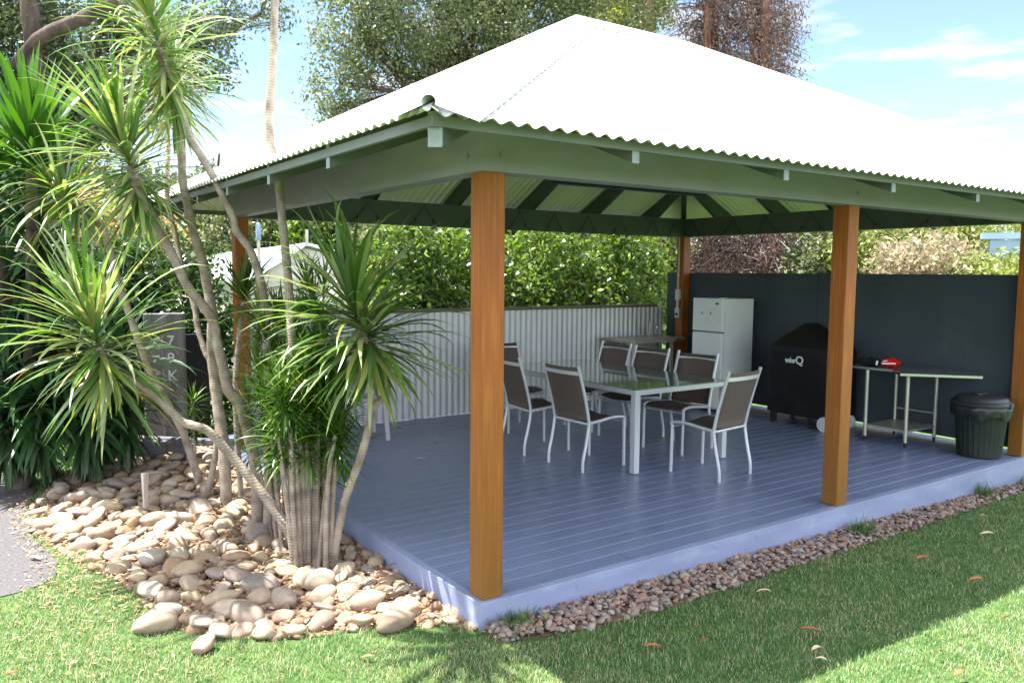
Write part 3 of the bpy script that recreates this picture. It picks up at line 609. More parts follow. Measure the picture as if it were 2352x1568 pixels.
for (cx_, cy_), (dx_, dy_) in (((-.64, -.64), (1, 1)), ((X1+.64, -.64), (-1, 1)), ((X1+.64, Y1+.64), (-1, -1)), ((-.64, Y1+.64), (1, -1))):
    L = half-.06
    P = [(0, 2.235), (0, ZE+SL*.06-.03), (L, ZE+SL*(.06+L)-.035), (L, ZE+SL*(.06+L)-.2), (.6, 2.49)]
    q = Vector((-dy_, dx_)).normalized()*.03; mb = MB(); n = len(P)
    for sg in (-1, 1): mb.v += [(cx_+dx_*s*(1+(KX-1)*s/L)+q.x*sg, cy_+dy_*s+q.y*sg, z) for s, z in P]
    mb.f = [tuple(range(n)), tuple(range(n, 2*n))[::-1]]+[(i, (i+1) % n, n+(i+1) % n, n+i) for i in range(n)]
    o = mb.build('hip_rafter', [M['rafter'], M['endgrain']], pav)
    for f in o.data.polygons:
        if f.normal.dot(Vector((-dx_, -dy_, 0)).normalized()) > .95: f.material_index = 1
MB().box(ridge_x0-.02, yc-.02, ZR-.25, ridge_x1+.02, yc+.02, ZR-.03).build('ridge_beam', M['rafter'], pav)
# navy tie under the ridge, hung from the rafters
tb = MB().box(2.22, 2.26, 2.535, 4.14, 2.34, 2.60)
tb.build('tie_beam', M['navy'], pav)
mb = MB()
for x in (2.3, 4.05): mb.tube([(x, 2.3, 2.6), (x, 2.3, ZR-.2)], .006, 6)
mb.build('hanger_rod', M['cable'], pav)

# string lights on the inside of the far beams
BULB = [None]
def string_lights(P, label, nm='string_lights'):
    mb = MB(); e = empty(nm, P[0], label, 'string lights', 'string lights on the beams'); pts = []
    for a, b in zip(P[:-1], P[1:]):
        a = Vector(a); b = Vector(b)
        for i in range(12):
            t = i/12; s = min(t, 1-t)*2; sag = .34*min(1, s**.75)
            pts.append(a.lerp(b, t)-Vector((0, 0, sag)))
    pts.append(Vector(P[-1])); o0 = Vector(P[0]); pts = [p-o0 for p in pts]
    mb.tube(pts, .003, 5); mb.build('cable', M['cable'], e)
    for i, p in enumerate(pts):
        if i % 4 == 2:
            if BULB[0] is None: bo = MB().tube([(0, 0, 0), (.004, .003, -.035)], [.008, .004], 5).build('bulb', M['cable'], e); BULB[0] = bo.data
            else: bo = bpy.data.objects.new('bulb', BULB[0]); col.objects.link(bo); bo.parent = e
            bo.location = p; bo.rotation_euler = (random.uniform(-.4, .4), random.uniform(-.4, .4), 0)
yb = Y1-.105
string_lights([(x, yb, 2.47) for x in (.1, .7, 1.4, 2.08, 2.75, 3.37, 3.90, 4.44, 5.0, 5.6, 6.0)], 'dark string lights zigzagging along the back beam above the corrugated fence')
xb = X1-.105
string_lights([(xb, y, 2.47) for y in (4.35, 3.62, 3.1, 2.45, 1.8, .9, .35)], 'dark string lights along the right hand beam above the charcoal wall')

# corrugated fence at the back
fence = empty('corrugated_fence', (.1, 4.895, 0), 'low pale corrugated metal fence with brown cap rail behind the deck', 'fence')
V, F = [], []; k = int(6.14/.0105)
for i in range(k+1):
    x = i*.0105; a = .009*math.cos(2*math.pi*x/.084)
    for dy_ in (0, .002):
        V += [(x, a+dy_, .002), (x, a+dy_, 1.265)]
for i in range(k):
    b_ = i*4; F += [(b_, b_+4, b_+5, b_+1), (b_+2, b_+3, b_+7, b_+6)]
npmesh('corrugated_panel', V, F, M['corr'], fence, smooth=True)
MB().box(-.1, -.035, 1.262, 5.98, .045, 1.30).build('cap_rail', M['caprail'], fence, bevel=.004)
mb = MB()
for x in (.05, 2.0, 4.0, 6.0): mb.box(x, .03, -.2, x+.07, .1, 1.26)
mb.build('fence_posts', M['caprail'], fence)

# charcoal wall
wall = empty('privacy_wall', (X1+.01, .05, 0), 'charcoal blue rendered screen wall along the right end of the deck', 'wall')
MB().box(0, 0, .05, .05, 2.35, 1.756).box(0, 2.354, .05, .05, 4.85, 1.754).build('wall_panel', M['wall'], wall, bevel=.002)
mb = MB()
for y in (.1, 1.25, 2.4, 3.6, 4.7): mb.box(.05, y, -.3, .11, y+.06, 1.7)
mb.build('wall_posts', M['wall'], wall)

# ------------------------------------------------------------ dining table
tab = empty('dining_table', (2.53, 1.53, 0), 'long glass topped outdoor dining table with silver metal frame', 'table')
TW, TL, TH = 1.19, 2.2, .745
MB().box(.008, .008, TH-.008, TW-.008, TL-.008, TH).build('glass_top', M['glass'], tab, bevel=.002)
mb = MB(); t_ = .045
mb.box(0, 0, TH-.052, TW, .03, TH-.009); mb.box(0, TL-.03, TH-.052, TW, TL, TH-.009); mb.box(0, .032, TH-.052, .03, TL-.032, TH-.009); mb.box(TW-.03, .032, TH-.052, TW, TL-.032, TH-.009)
mb.box(.03, TL/2-.02, TH-.045, TW-.03, TL/2+.02, TH-.012)
mb.build('table_frame', M['alu'], tab, bevel=.003)
for x, y in ((.003, .003), (TW-.063, .003), (.003, TL-.063), (TW-.063, TL-.063)):
    MB().box(x, y, .008, x+.06, y+.06, TH-.053).build('leg', M['alu'], tab, bevel=.004)

# ------------------------------------------------------------ chairs (face +x, origin under the seat centre)
def catmull(P, n=6):
    P = [Vector(p) for p in P]; out = []
    for i in range(len(P)-1):
        a, b, c, d = P[max(i-1, 0)], P[i], P[i+1], P[min(i+2, len(P)-1)]
        for k in range(n):
            t = k/n; out.append(.5*((2*b)+(-a+c)*t+(2*a-5*b+4*c-d)*t*t+(-a+3*b-3*c+d)*t**3))
    out.append(P[-1]); return out
def sling(P, y0, y1, sag, name, par, th=.004):
    V, F = [], []; m_ = 7; k = len(P)
    for (x, z, nx_, nz_) in P:
        for j in range(m_):
            s = j/(m_-1); y = y0+(y1-y0)*s; d = sag*4*s*(1-s); V.append((x-nx_*d, y, z-nz_*d))
    N = len(V); V += [(v[0]-P[i//m_][2]*th, v[1], v[2]-P[i//m_][3]*th) for i, v in enumerate(V)]
    for i in range(k-1):
        for j in range(m_-1):
            a = i*m_+j; F += [(a, a+1, a+m_+1, a+m_), (N+a, N+a+m_, N+a+m_+1, N+a+1)]
    for i in range(k-1):
        for j in (0, m_-1):
            a = i*m_+j; F.append((a, a+m_, N+a+m_, N+a))
    for j in range(m_-1):
        for i in (0, k-1):
            a = i*m_+j; F.append((a, a+1, N+a+1, N+a))
    return npmesh(name, V, F, M['sling'], par, smooth=True)
def make_chair(label):
    c = empty('dining_chair', (0, 0, 0), label, 'chair', 'sling dining chairs around the glass table')
    hw = .235
    for s in (-1, 1):
        y = s*hw
        rear = catmull([(-.265, y, .0), (-.262, y, .10), (-.225, y, .26), (-.20, y, .40), (-.205, y, .46), (-.235, y, .60), (-.285, y, .78), (-.335, y, .945)], 5)
        cut = next(i for i, p in enumerate(rear) if p.z > .425)
        mb = MB(); mb.tube(rear[:cut+1], .015, 8); mb.build('leg', M['alu'], c, smooth=True)
        mb = MB(); mb.tube(rear[cut:], .015, 8); mb.build('back_post', M['alu'], c, smooth=True)
        mb = MB(); mb.tube([(.235, y, 0), (.232, y, .25), (.228, y, .425)], .015, 8); mb.build('leg', M['alu'], c, smooth=True)
        mb = MB(); mb.tube(catmull([(-.20, y, .425), (-.08, y, .435), (.08, y, .452), (.20, y, .447), (.245, y, .425)], 5), .015, 8); mb.build('seat_rail', M['alu'], c, smooth=True)
    mb = MB(); mb.tube([(.232, -hw, .405), (.232, hw, .405)], .010, 8); mb.build('front_stretcher', M['alu'], c, smooth=True)
    mb = MB(); mb.tube([(-.202, -hw, .418), (-.202, hw, .418)], .012, 8); mb.build('rear_stretcher', M['alu'], c, smooth=True)
    top = [(-.318-.028*4*s*(1-s), -hw+2*hw*s, .872) for s in [i/10 for i in range(11)]]
    mb = MB()
    for a, b in zip(top[:-1], top[1:]): mb.bar(a, b, .012, .032)
    mb.build('top_rail', M['alu'], c, smooth=True)
    P = []
    for x, z in ((-.197, .445), (-.212, .52), (-.236, .61), (-.262, .70), (-.290, .79), (-.318, .88), (-.331, .928)): P.append((x, z, .95, .3))
    sling(P, -hw+.008, hw-.008, .022, 'backrest', c)
    P = []
    for x, z in ((-.19, .43), (-.1, .437), (0, .447), (.1, .455), (.18, .452), (.235, .435)): P.append((x, z+.004, 0, 1))
    sling(P, -hw+.008, hw-.008, .018, 'seat', c)
    return c
ch = make_chair('sling chair on the near left side of the table, its back to the corner post')
specs = [((2.48, 2.10), 2, None), ((2.46, 2.87), -6, 'sling chair far left of the table, half hidden behind the front corner post'),
         ((3.66, 2.12), 188, 'near one of the three sling chairs on the far right side of the table'),
         ((3.66, 2.80), 184, 'middle one of the three sling chairs on the far side'),
         ((3.68, 3.42), 181, 'farthest of the three sling chairs along the right side of the table'),
         ((3.17, 1.26), 97, 'sling chair at the near end of the table with its back to the camera'),
         ((2.88, 3.84), 268, 'sling chair at the far end of the table before the corrugated fence')]
# small tag on the head of the near end chair
for i, ((x, y), a, lab) in enumerate(specs):
    o = ch if i == 0 else copy_tree(ch)
    if lab: o['label'] = lab
    o.location = (x, y, 0); o.rotation_euler = (0, 0, R(a))
    if i == 5:
        t = MB().box(-.343, -.022, .900, -.339, .022, .912).build('care_tag', M['logo'], o)

# ------------------------------------------------------------ fridge
fr = empty('fridge', (5.53, 3.20, 0), 'white two door fridge freezer against the charcoal wall', 'fridge')
MB().box(.06, 0, .03, .60, .47, 1.43).build('cabinet', M['white'], fr, bevel=.006)
d1 = MB().box(0, -.004, .06, .052, .474, 1.005).build('door', M['white'], fr, bevel=.008)
d2 = MB().box(0, -.004, 1.022, .052, .474, 1.437).build('freezer_door', M['white'], fr, bevel=.008)
MB().box(.048, .004, .05, .062, .466, 1.43).build('door_seal', M['seal'], fr)
MB().lathe([(.001, 0), (.022, 0), (.022, .004), (.001, .004)], 20).build('badge', M['badge'], d2)
bo = d2.children[0]; bo.rotation_euler = (0, -R(90), 0); bo.scale = (.55, 1.3, 1); bo.location = (0, .075, 1.372)
for yy in (.17, .31):
    mg = MB().box(-.006, yy, 1.235, 0, yy+.012, 1.262).build('magnet', M['badge'], d2)
MB().box(.02, .02, 1.437, .12, .07, 1.445).build('hinge_cover', M['white'], fr)
MB().box(.08, .03, 0, .55, .44, .03).build('plinth', M['black'], fr)

# ------------------------------------------------------------ covered barbecue
bb = empty('covered_barbecue', (5.62, 1.73, 0), 'barbecue cart under a black fitted cover with white lettering', 'barbecue')
LX, LY = .56, .87
V, F = [], []; nu = 64; rows = []
def cover_ring(t):
    pts = []
    z = .13+t*1.05
    for k in range(nu):
        a = 2*math.pi*k/nu; ca, sa = math.cos(a), math.sin(a)
        e = .28
        x = math.copysign(abs(ca)**e, ca)*LX/2; y = math.copysign(abs(sa)**e, sa)*LY/2
        zt_ = .80
        if t > .74:
            s = (t-.74)/.26; f = 1-s*.93; fx = 1-s*.6
            y = y*f-.10*s*0+.02*s; x = x*fx
        hem = 1+.05*max(0, (.35-t))*math.sin(a*9)+.022*math.sin(a*5+t*4)*(1-t)+.012*math.sin(a*17)*(1-t)
        pts.append((x*hem+LX/2, y*hem+LY/2, z+(.012*math.sin(a*3)*(1 if t < .1 else 0))))
    return pts
ts = [0, .03, .1, .2, .32, .45, .58, .68, .735, .76, .80, .85, .90, .95, .985, 1.0]
for t in ts: V += cover_ring(t)
for i in range(len(ts)-1):
    for k in range(nu): F.append((i*nu+k, i*nu+(k+1) % nu, (i+1)*nu+(k+1) % nu, (i+1)*nu+k))
V.append((LX/2, LY/2+.02, 1.185)); ci = len(V)-1
me = bpy.data.meshes.new('cover'); me.from_pydata(V, [], F+[((len(ts)-1)*nu+k, (len(ts)-1)*nu+(k+1) % nu, ci) for k in range(nu)])
cover = link('cover', me, M['cover'], bb, True)
MB().box(.06, .06, .0, .5, .1, .16).box(.06, .76, .0, .12, .82, .16).box(.45, .76, .0, .5, .82, .16).box(.06, .08, .13, .5, .8, .17).build('cart_frame', M['black'], bb)
for xx in (.0, .44):
    wh = MB(); wh.tube([(xx-.02, .05, .085), (xx+.03, .05, .085)], .085, 24); wh.build('wheel', M['wheel'], bb, bevel=.006)
def text(s, size, mt, name, par, loc, rot, ext=.002, sx=1, bold=0):
    cu = bpy.data.curves.new(name, 'FONT'); cu.body = s; cu.size = size; cu.extrude = ext; cu.offset = bold; cu.resolution_u = 3
    o = bpy.data.objects.new(name, cu); col.objects.link(o); bpy.context.view_layer.update()
    me = bpy.data.meshes.new_from_object(o); bpy.data.objects.remove(o); bpy.data.curves.remove(cu)
    me.materials.clear(); r = link(name, me, mt, par); r.location = loc; r.rotation_euler = rot; r.scale = (sx, 1, 1); return r
RX = (R(90), 0, R(-90))
text('weber', .085, M['logo'], 'lettering', bb, (-.012, .58, .735), RX, .003, .62, .0025)
text('Q', .13, M['logo'], 'lettering', bb, (-.012, .445, .728), RX, .003, 1, .002)

# ------------------------------------------------------------ stainless bench
bn = empty('prep_bench', (5.60, .86, 0), 'stainless steel prep bench with angled top and open lower shelf', 'bench')
HBn = .775
poly = [(.04, .72), (.085, .20), (-.16, -.02), (.32, -.58), (.66, -.33), (.66, .72)]
mb = MB(); n = len(poly); mb.v = [(x, y, HBn-.028) for x, y in poly]+[(x, y, HBn) for x, y in poly]
mb.f = [tuple(range(n))[::-1], tuple(range(n, 2*n))]+[(i, (i+1) % n, n+(i+1) % n, n+i) for i in range(n)]
mb.build('worktop', M['steel'], bn, bevel=.004)
for x, y in ((0, 0), (0, .44), (.56, 0), (.56, .44)):
    lg = MB(); lg.tube([(x+.03, y, .05), (x+.03, y, HBn-.028)], .019, 12); lo = lg.build('leg', M['galv'], bn, smooth=True)
    ft = MB(); ft.tube([(x+.03, y, 0), (x+.03, y, .05)], [.012, .016], 10); ft.build('foot', M['black'], lo)
MB().box(.02, -.01, .15, .60, .45, .175).build('shelf', M['galv'], bn, bevel=.003)
mb = MB(); mb.tube([(.59, .0, .30), (.59, .44, .30)], .01, 8); mb.build('brace', M['galv'], bn)

pk = empty('snack_packet', (5.76, 1.22, HBn), 'crumpled red and black packet lying on the steel bench', 'packet', rz=R(-62))
def pillow(L, Wd, H, mt, name, x0, seedv):
    V, F = [], []; a_, b_ = 14, 9; r_ = random.Random(seedv)
    for sgn in (1, -1):
        for i in range(a_+1):
            for j in range(b_+1):
                s, t = i/a_, j/b_; h = H*max(0, math.sin(math.pi*s))**.5*max(0, math.sin(math.pi*t))**.5
                V.append((x0+L*s, Wd*(t-.5), H*.55+sgn*h*.5*(1+.25*math.sin(s*17+t*9))+r_.uniform(-.003, .003)))
    N = (a_+1)*(b_+1)
    for sgn in (0, 1):
        for i in range(a_):
            for j in range(b_):
                q = sgn*N+i*(b_+1)+j; f = (q, q+b_+1, q+b_+2, q+1); F.append(f if sgn == 0 else f[::-1])
    return npmesh(name, V, F, mt, pk, smooth=True)
pillow(.20, .15, .10, M['red'], 'red_packet_end', -.02, 3)
pillow(.24, .16, .09, M['pkt'], 'black_packet_end', -.24, 4)
MB().bar((0, -.076, .05), (.13, -.079, .055), .006, .014).bar((.01, -.074, .075), (.05, -.074, .08), .005, .01).bar((-.05, -.08, .03), (-.045, -.08, .075), .006, .02).build('white_stripe', M['logo'], pk)

# ------------------------------------------------------------ rubbish bin
rb = empty('rubbish_bin', (5.90, .27, 0.004), 'round dark green rubbish bin with grey lid and black liner at the deck corner', 'bin')
fl_ = lambda a, z: 1-.028*(abs(math.sin(a*14)) > .45)*(1 if .03 < z < .46 else 0)
MB().lathe([(.001, 0), (.185, 0), (.19, .02), (.195, .04), (.232, .45), (.235, .47), (.25, .475), (.25, .50), (.24, .505), (.001, .5)], 168, fn=fl_).build('bin_body', M['bin'], rb, smooth=True)
V = []; F = []; n_ = 72
for i, (r_, z_) in enumerate(((.245, .515), (.262, .50), (.266, .47), (.262, .44), (.259, .415))):
    for k in range(n_):
        a = 2*math.pi*k/n_; rr_ = r_*(1+.025*math.sin(a*13+i)*(i > 1)+.015*math.sin(a*29)*(i > 1)); V.append((rr_*math.cos(a), rr_*math.sin(a), z_-(i > 2)*.02*(1+math.sin(a*7+1))))
for i in range(4):
    for k in range(n_): F.append((i*n_+k, i*n_+(k+1) % n_, (i+1)*n_+(k+1) % n_, (i+1)*n_+k))
npmesh('liner', V, F, M['bag'], rb, smooth=True)
MB().lathe([(.27, .505), (.272, .52), (.262, .535), (.235, .548), (.225, .572), (.205, .585), (.12, .597), (.001, .60)], 64).build('lid', M['binlid'], rb, smooth=True)
lid = [c for c in rb.children if c.name.startswith('lid')][0]
MB().box(-.10, -.022, .592, .10, .022, .618).build('handle', M['binlid'], lid, bevel=.012, seg=3)
for s in (-1, 1): MB().box(-.03, s*.262-.018, .49, .03, s*.262+.018, .535).build('lid_clip', M['binlid'], lid, bevel=.006)

# ------------------------------------------------------------ sink bench in the back corner
sk = empty('sink_bench', (5.02, 4.1, 0), 'small outdoor sink bench in the back corner beside the fridge', 'sink bench')
P = [(-.05, .0)]+[(.35+.14*math.sin(a), -.02+.14-.14*math.cos(a)) for a in [R(q) for q in range(0, 91, 15)]]+[(.95, .12), (.95, .62), (-.1, .62)]
P = [(-.1, 0), (.62, 0), (.70, .03), (.76, .10), (.98, .14), (.98, .66), (-.1, .66)]
mb = MB(); n = len(P); mb.v = [(x, y, .83) for x, y in P]+[(x, y, .868) for x, y in P]; mb.f = [tuple(range(n))[::-1], tuple(range(n, 2*n))]+[(i, (i+1) % n, n+(i+1) % n, n+i) for i in range(n)]
mb.build('bench_top', M['sink'], sk, bevel=.006)
MB().box(.12, .2, .70, .5, .52, .829).build('basin', M['sink'], sk)
MB().tube([(.75, .52, .868), (.75, .52, .99), (.75, .47, 1.01), (.75, .43, .985)], .011, 8).build('tap', M['steel'], sk, smooth=True)
for x, y in ((-.05, .05), (.70, .12), (-.05, .6), (.9, .6)):
    MB().bar((x, y, 0), (x, y, .83), .04, .04).build('leg', M['galv'], sk)
br = empty('dish_brush', (5.32, 4.15, .868), 'pale dish brush standing at the back of the sink bench', 'brush')
MB().tube([(.30, .4, 0), (.34, .42, .20)], .012, 8).build('brush_handle', M['conduit'], br, smooth=True)

# switch boxes and conduit on the back corner post
cd = empty('switch_box', (C-.045, D-w/2, 1.1), 'grey conduit with two switch boxes on the back corner post', 'switch box')
MB().box(0, -.04, .02, .042, .04, .16).build('box_housing', M['conduit'], cd, bevel=.006); MB().box(0, -.04, .27, .042, .04, .42).build('box_housing', M['conduit'], cd, bevel=.006)
MB().box(-.006, -.015, .05, 0, .02, .09).build('switch', M['black'], cd)
MB().tube([(.02, 0, .42), (.02, 0, 1.14)], .012, 8).tube([(.02, 0, .16), (.02, 0, .27)], .02, 8).build('conduit', M['conduit'], cd, smooth=True)
MB().tube([(.02, 0, .60), (.02, 0, .63)], .018, 8).build('joint', M['conduit'], cd)

# plastic chair beyond the palms
pc = empty('plastic_chair', (1.18, 4.25, 0), 'pale pinkish plastic garden chair behind the palm, by the corrugated fence', 'chair', rz=R(-100))
for x, y in ((.2, -.22), (.2, .22), (-.22, -.2), (-.22, .2)):
    MB().bar((x*1.15, y*1.1, 0), (x, y, .42), .045, .025).build('leg', M['plastic'], pc, bevel=.004)
MB().box(-.23, -.23, .41, .23, .23, .435).build('seat', M['plastic'], pc, bevel=.01)
mb = MB()
for i in range(6): yy = -.2+i*.08; mb.bar((-.225, yy, .42), (-.31, yy*1.05, .82), .012, .05, (0, 1, 0))
mb.bar((-.31, -.24, .83), (-.31, .24, .83), .02, .06); mb.build('backrest', M['plastic'], pc, bevel=.003)
for s in (-1, 1): MB().bar((-.26, s*.25, .63), (.2, s*.26, .62), .05, .02).bar((.2, s*.24, .42), (.2, s*.26, .62), .04, .02).build('armrest', M['plastic'], pc, bevel=.004)

# ------------------------------------------------------------ sleepers and stake
rz = -.5
tt = W(392, 1040, 8.3)
def plank(name, cx, cy, wd, th, z0, z1, rz, lab, cat, mt, grp=None):
    o = MB().box(-wd/2, -th/2, 0, wd/2, th/2, z1-z0).build(name, mt, None, bevel=.008); o.location = (cx, cy, z0); o.rotation_euler = (0, 0, rz); return tag(o, lab, cat, grp)
pR = W(407, 1040, 8.3); pL = W(363, 1040, 8.38)
up1 = plank('upright_sleeper', pR[0], pR[1], .215, .07, -.13, 1.30, rz, 'upright weathered grey sleeper carved with white marks, right one of the pair', 'sleeper', M['sleeper'], 'upright sleepers')
up2 = plank('upright_sleeper', pL[0], pL[1], .20, .07, -.13, 1.29, rz, 'upright weathered grey sleeper, left one of the pair behind the cane leaves', 'sleeper', M['sleeper'], 'upright sleepers')
for s, z in (('7', 1.10), ('9', .925), ('K', .745)):
    text(s, .15, M['chalk'], 'carved_mark', up1, (-.06, -.037, z), (R(90), 0, 0), .0015, 1, .002)
mb = MB()
for z in (1.12, .93, .76): mb.bar((-.02, -.037, z+.04), (.06, -.037, z+.05), .004, .03).bar((.0, -.037, z-.01), (.02, -.037, z+.02), .004, .02)
mb.build('carved_mark', M['chalk'], up2)
for u0, u1, v, dpt, h, lab in ((240, 385, 1093, 8.0, .15, 'low horizontal sleeper edging the back of the stone bed, in shade'), (402, 450, 1090, 7.95, .13, 'short horizontal sleeper edging the bed near the canes')):
    a = W(u0, v, dpt); b = W(u1, v, dpt); c_ = (a+b)/2; L_ = float(np.linalg.norm(b-a)); an = math.atan2(b[1]-a[1], b[0]-a[0])
    o = MB().box(-L_/2, -.04, 0, L_/2, .04, h+.1).build('edging_sleeper', M['sleeperh'], None, bevel=.01); o.location = (c_[0], c_[1], -.2); o.rotation_euler = (0, 0, an); tag(o, lab, 'sleeper', 'horizontal sleepers at the back of the bed')
a = W(300, 1042, 8.15); b = W(520, 1040, 8.0); c_ = (a+b)/2; L_ = float(np.linalg.norm(b-a)); an = math.atan2(b[1]-a[1], b[0]-a[0])
o = MB().box(-L_/2, -.05, 0, L_/2, .05, .06).build('edging_sleeper', M['sleeperh'], None, bevel=.008); o.location = (c_[0], c_[1], 0.0); o.rotation_euler = (0, 0, an); tag(o, 'long flat sleeper lying across the foot of the upright sleepers', 'sleeper', 'horizontal sleepers at the back of the bed')
q = W(335, 1190, 6.2)
stk = MB().bar((0, 0, -.1), (-.008, 0, .285), .05, .035, (0, 1, 0)).build('wooden_stake', M['stake'], None, bevel=.005); stk.location = (q[0], q[1], -.10); stk.rotation_euler = (.03, .02, .4)
# taper the foot of the stake
for v in stk.data.vertices:
    if v.co.z < 0: v.co.x *= .3; v.co.y *= .4
tag(stk, 'short pale weathered wooden stake standing in the stone bed', 'stake')

# ------------------------------------------------------------ strap leaved plants
def strap_crown(c, axis, n, L, wd, fold=.25, droop=1.0, amin=5, amax=125, seed=0, seg=8, curl=.25, core=.1, lvar=.25, bias=None):
    r_ = np.random.default_rng(seed); axis = np.array(axis, float); axis /= np.linalg.norm(axis)
    t = np.array([1, 0, 0]) if abs(axis[0]) < .8 else np.array([0, 1, 0]); e1 = np.cross(axis, t); e1 /= np.linalg.norm(e1); e2 = np.cross(axis, e1)
    ph = np.arange(n)*2.39996+r_.uniform(-.25, .25, n); f = np.arange(n)/max(1, n-1)
    an = np.radians(amin+(amax-amin)*f**.85+r_.normal(0, 6, n))
    d = axis*np.cos(an)[:, None]+(e1*np.cos(ph)[:, None]+e2*np.sin(ph)[:, None])*np.sin(an)[:, None]
    p = np.array(c)[None]+axis*(core*(1-f)-core*.5)[:, None]
    Ln = L*r_.uniform(1-lvar, 1.08, n)*(.72+.28*np.sin(np.pi*np.clip(f*1.1+.15, 0, 1)))
    dr = droop*r_.uniform(.45, 1.5, n)
    V = np.zeros((n, seg+1, 3, 3), np.float32); up0 = np.array([0, 0, 1.0]); tw = r_.normal(0, .35, n); cu = r_.normal(0, curl, n)
    side = np.cross(d, up0); side /= np.linalg.norm(side, axis=1)[:, None]+1e-6
    for i in range(seg+1):
        s = i/seg; wv_ = wd*(0.55+1.0*s)*(1 if s < .35 else 1) if s < .35 else wd*.9*(1-((s-.35)/.65)**1.7)
        wv_ = wd*min(1, .5+1.5*s)*(1-max(0, (s-.35)/.65)**1.8)+.0004
        sd = side+np.cross(d, side)*(tw*s)[:, None]; sd -= d*np.sum(sd*d, 1)[:, None]; sd /= np.linalg.norm(sd, axis=1)[:, None]
        nm = np.cross(sd, d)
        V[:, i, 0] = p-sd*wv_+nm*wv_*fold; V[:, i, 1] = p; V[:, i, 2] = p+sd*wv_+nm*wv_*fold
        p = p+d*(Ln/seg)[:, None]
        g = (dr*(.03+.5*s**2.2))*np.sqrt(np.clip(1-d[:, 2]**2, .02, 1))
        d = d+np.array([0, 0, -1.0])*g[:, None]+side*(cu*s*.35)[:, None]; d /= np.linalg.norm(d, axis=1)[:, None]
    b = (np.arange(n)*(seg+1)*3)[:, None, None]; i = (np.arange(seg)*3)[None, :, None]
    F = np.concatenate([b+i+np.array([0, 1, 4, 3]), b+i+np.array([1, 2, 5, 4])], 1).reshape(-1, 4)
    return V.reshape(-1, 3), F
def merge(parts):
    Vs, Fs, o = [], [], 0
    for v, f in parts: Vs.append(v); Fs.append(f+o); o += len(v)
    return np.concatenate(Vs), np.concatenate(Fs)
def cane(name, uv, r0, r1, label, cat='palm', heads=(), group=None, leaf=M['dleaf'], stub=True):
    """uv: list of (u, v, depth) from the foot up; heads: crowns at the top or along the stem"""
    pts = [Vector(W(*q)) for q in uv]; base = pts[0].copy(); base.z = -.2; pts[0].z = -.2
    e = empty(name, base, label, cat, group)
    path = catmull(pts, 6); m_ = len(path); rad = [r0+(r1-r0)*i/(m_-1) for i in range(m_)]
    rad = [q*(1+.05*math.sin(i*1.7)+.03*math.sin(i*4.1)) for i, q in enumerate(rad)]; rad[0] = r0*1.25
    MB().tube([p-base for p in path], rad, 10).build('trunk', M['cane'], e, smooth=True)
    for h in heads:
        c = np.array(W(*h['at'])) if 'at' in h else np.array(path[-1]); ax = h.get('axis') or tuple(path[-1]-path[-4])
        v, f = strap_crown(c-np.array(base), ax, h.get('n', 110), h.get('L', .6), h.get('w', .016), droop=h.get('droop', 1), amin=h.get('a0', 4), amax=h.get('a1', 125), seed=h.get('seed', 1), core=h.get('core', .16), fold=h.get('fold', .25), lvar=h.get('lv', .3), curl=h.get('curl', .25))
        npmesh('crown', v, f, h.get('mat', leaf), e, smooth=True)
    return e
axl = lambda a, b: tuple(np.array(W(*b))-np.array(W(*a)))
# slanting trunk with the low left crown
cane('dracaena_palm', [(690, 1300, 5.2), (668, 1234, 5.2), (620, 1156, 5.2), (548, 1066, 5.2), (500, 1012, 5.15), (470, 985, 5.12), (417, 966, 5.08), (360, 913, 5.0), (300, 868, 4.95), (255, 838, 4.9), (228, 800, 4.9)], .032, .022,
     'dracaena with a bent slanting trunk and shaggy crown low on the left', heads=[dict(n=230, L=.78, w=.0145, droop=1.0, a0=3, a1=140, seed=3, lv=.5, curl=.4, axis=axl((250, 850, 4.9), (195, 700, 4.75)), core=.42)])
# main left trunk, middle crown
cane('dracaena_palm', [(592, 1215, 5.85), (590, 1132, 5.85), (587, 1072, 5.85), (566, 978, 5.8), (552, 930, 5.8), (524, 895, 5.8), (513, 842, 5.8), (499, 790, 5.8), (489, 737, 5.8), (464, 699, 5.75), (432, 660, 5.7), (401, 597, 5.7), (360, 514, 5.65), (318, 432, 5.6), (300, 385, 5.6)], .043, .03,
     'dracaena with a wide silvery crown at mid height on the left', heads=[dict(n=250, L=.82, w=.0150, droop=.9, a0=3, a1=135, seed=5, lv=.5, curl=.4, axis=axl((318, 432, 5.6), (270, 300, 5.45)), core=.5)])
# two stems to the top crown
cane('dracaena_palm', [(520, 1155, 6.4), (515, 1042, 6.4), (503, 950, 6.4), (492, 860, 6.4), (487, 776, 6.35), (489, 727, 6.3), (478, 667, 6.3), (464, 597, 6.25), (443, 527, 6.2), (432, 476, 6.15), (420, 417, 6.1), (417, 330, 6.1), (414, 262, 6.1), (396, 205, 6.05)], .047, .026,
     'dracaena with a tall straight trunk under the lower part of the top crown', heads=[dict(n=150, L=.66, w=.0130, droop=1.2, a0=6, a1=145, seed=7, lv=.5, curl=.4, axis=(-.1, 0, 1), core=.4)])
cane('dracaena_palm', [(612, 1215, 5.7), (618, 1000, 5.7), (614, 850, 5.7), (608, 700, 5.7), (600, 650, 5.7), (590, 615, 5.7), (572, 570, 5.7), (542, 529, 5.7), (533, 493, 5.7), (497, 420, 5.7), (466, 365, 5.7), (433, 310, 5.7), (403, 213, 5.7), (375, 150, 5.65), (360, 95, 5.6)], .03, .024,
     'dracaena with a thin trunk curving across the roof to the topmost crown', heads=[dict(n=240, L=.75, w=.0140, droop=1.0, a0=3, a1=140, seed=9, lv=.5, curl=.4, axis=axl((375, 150, 5.65), (335, 0, 5.55)), core=.7)])
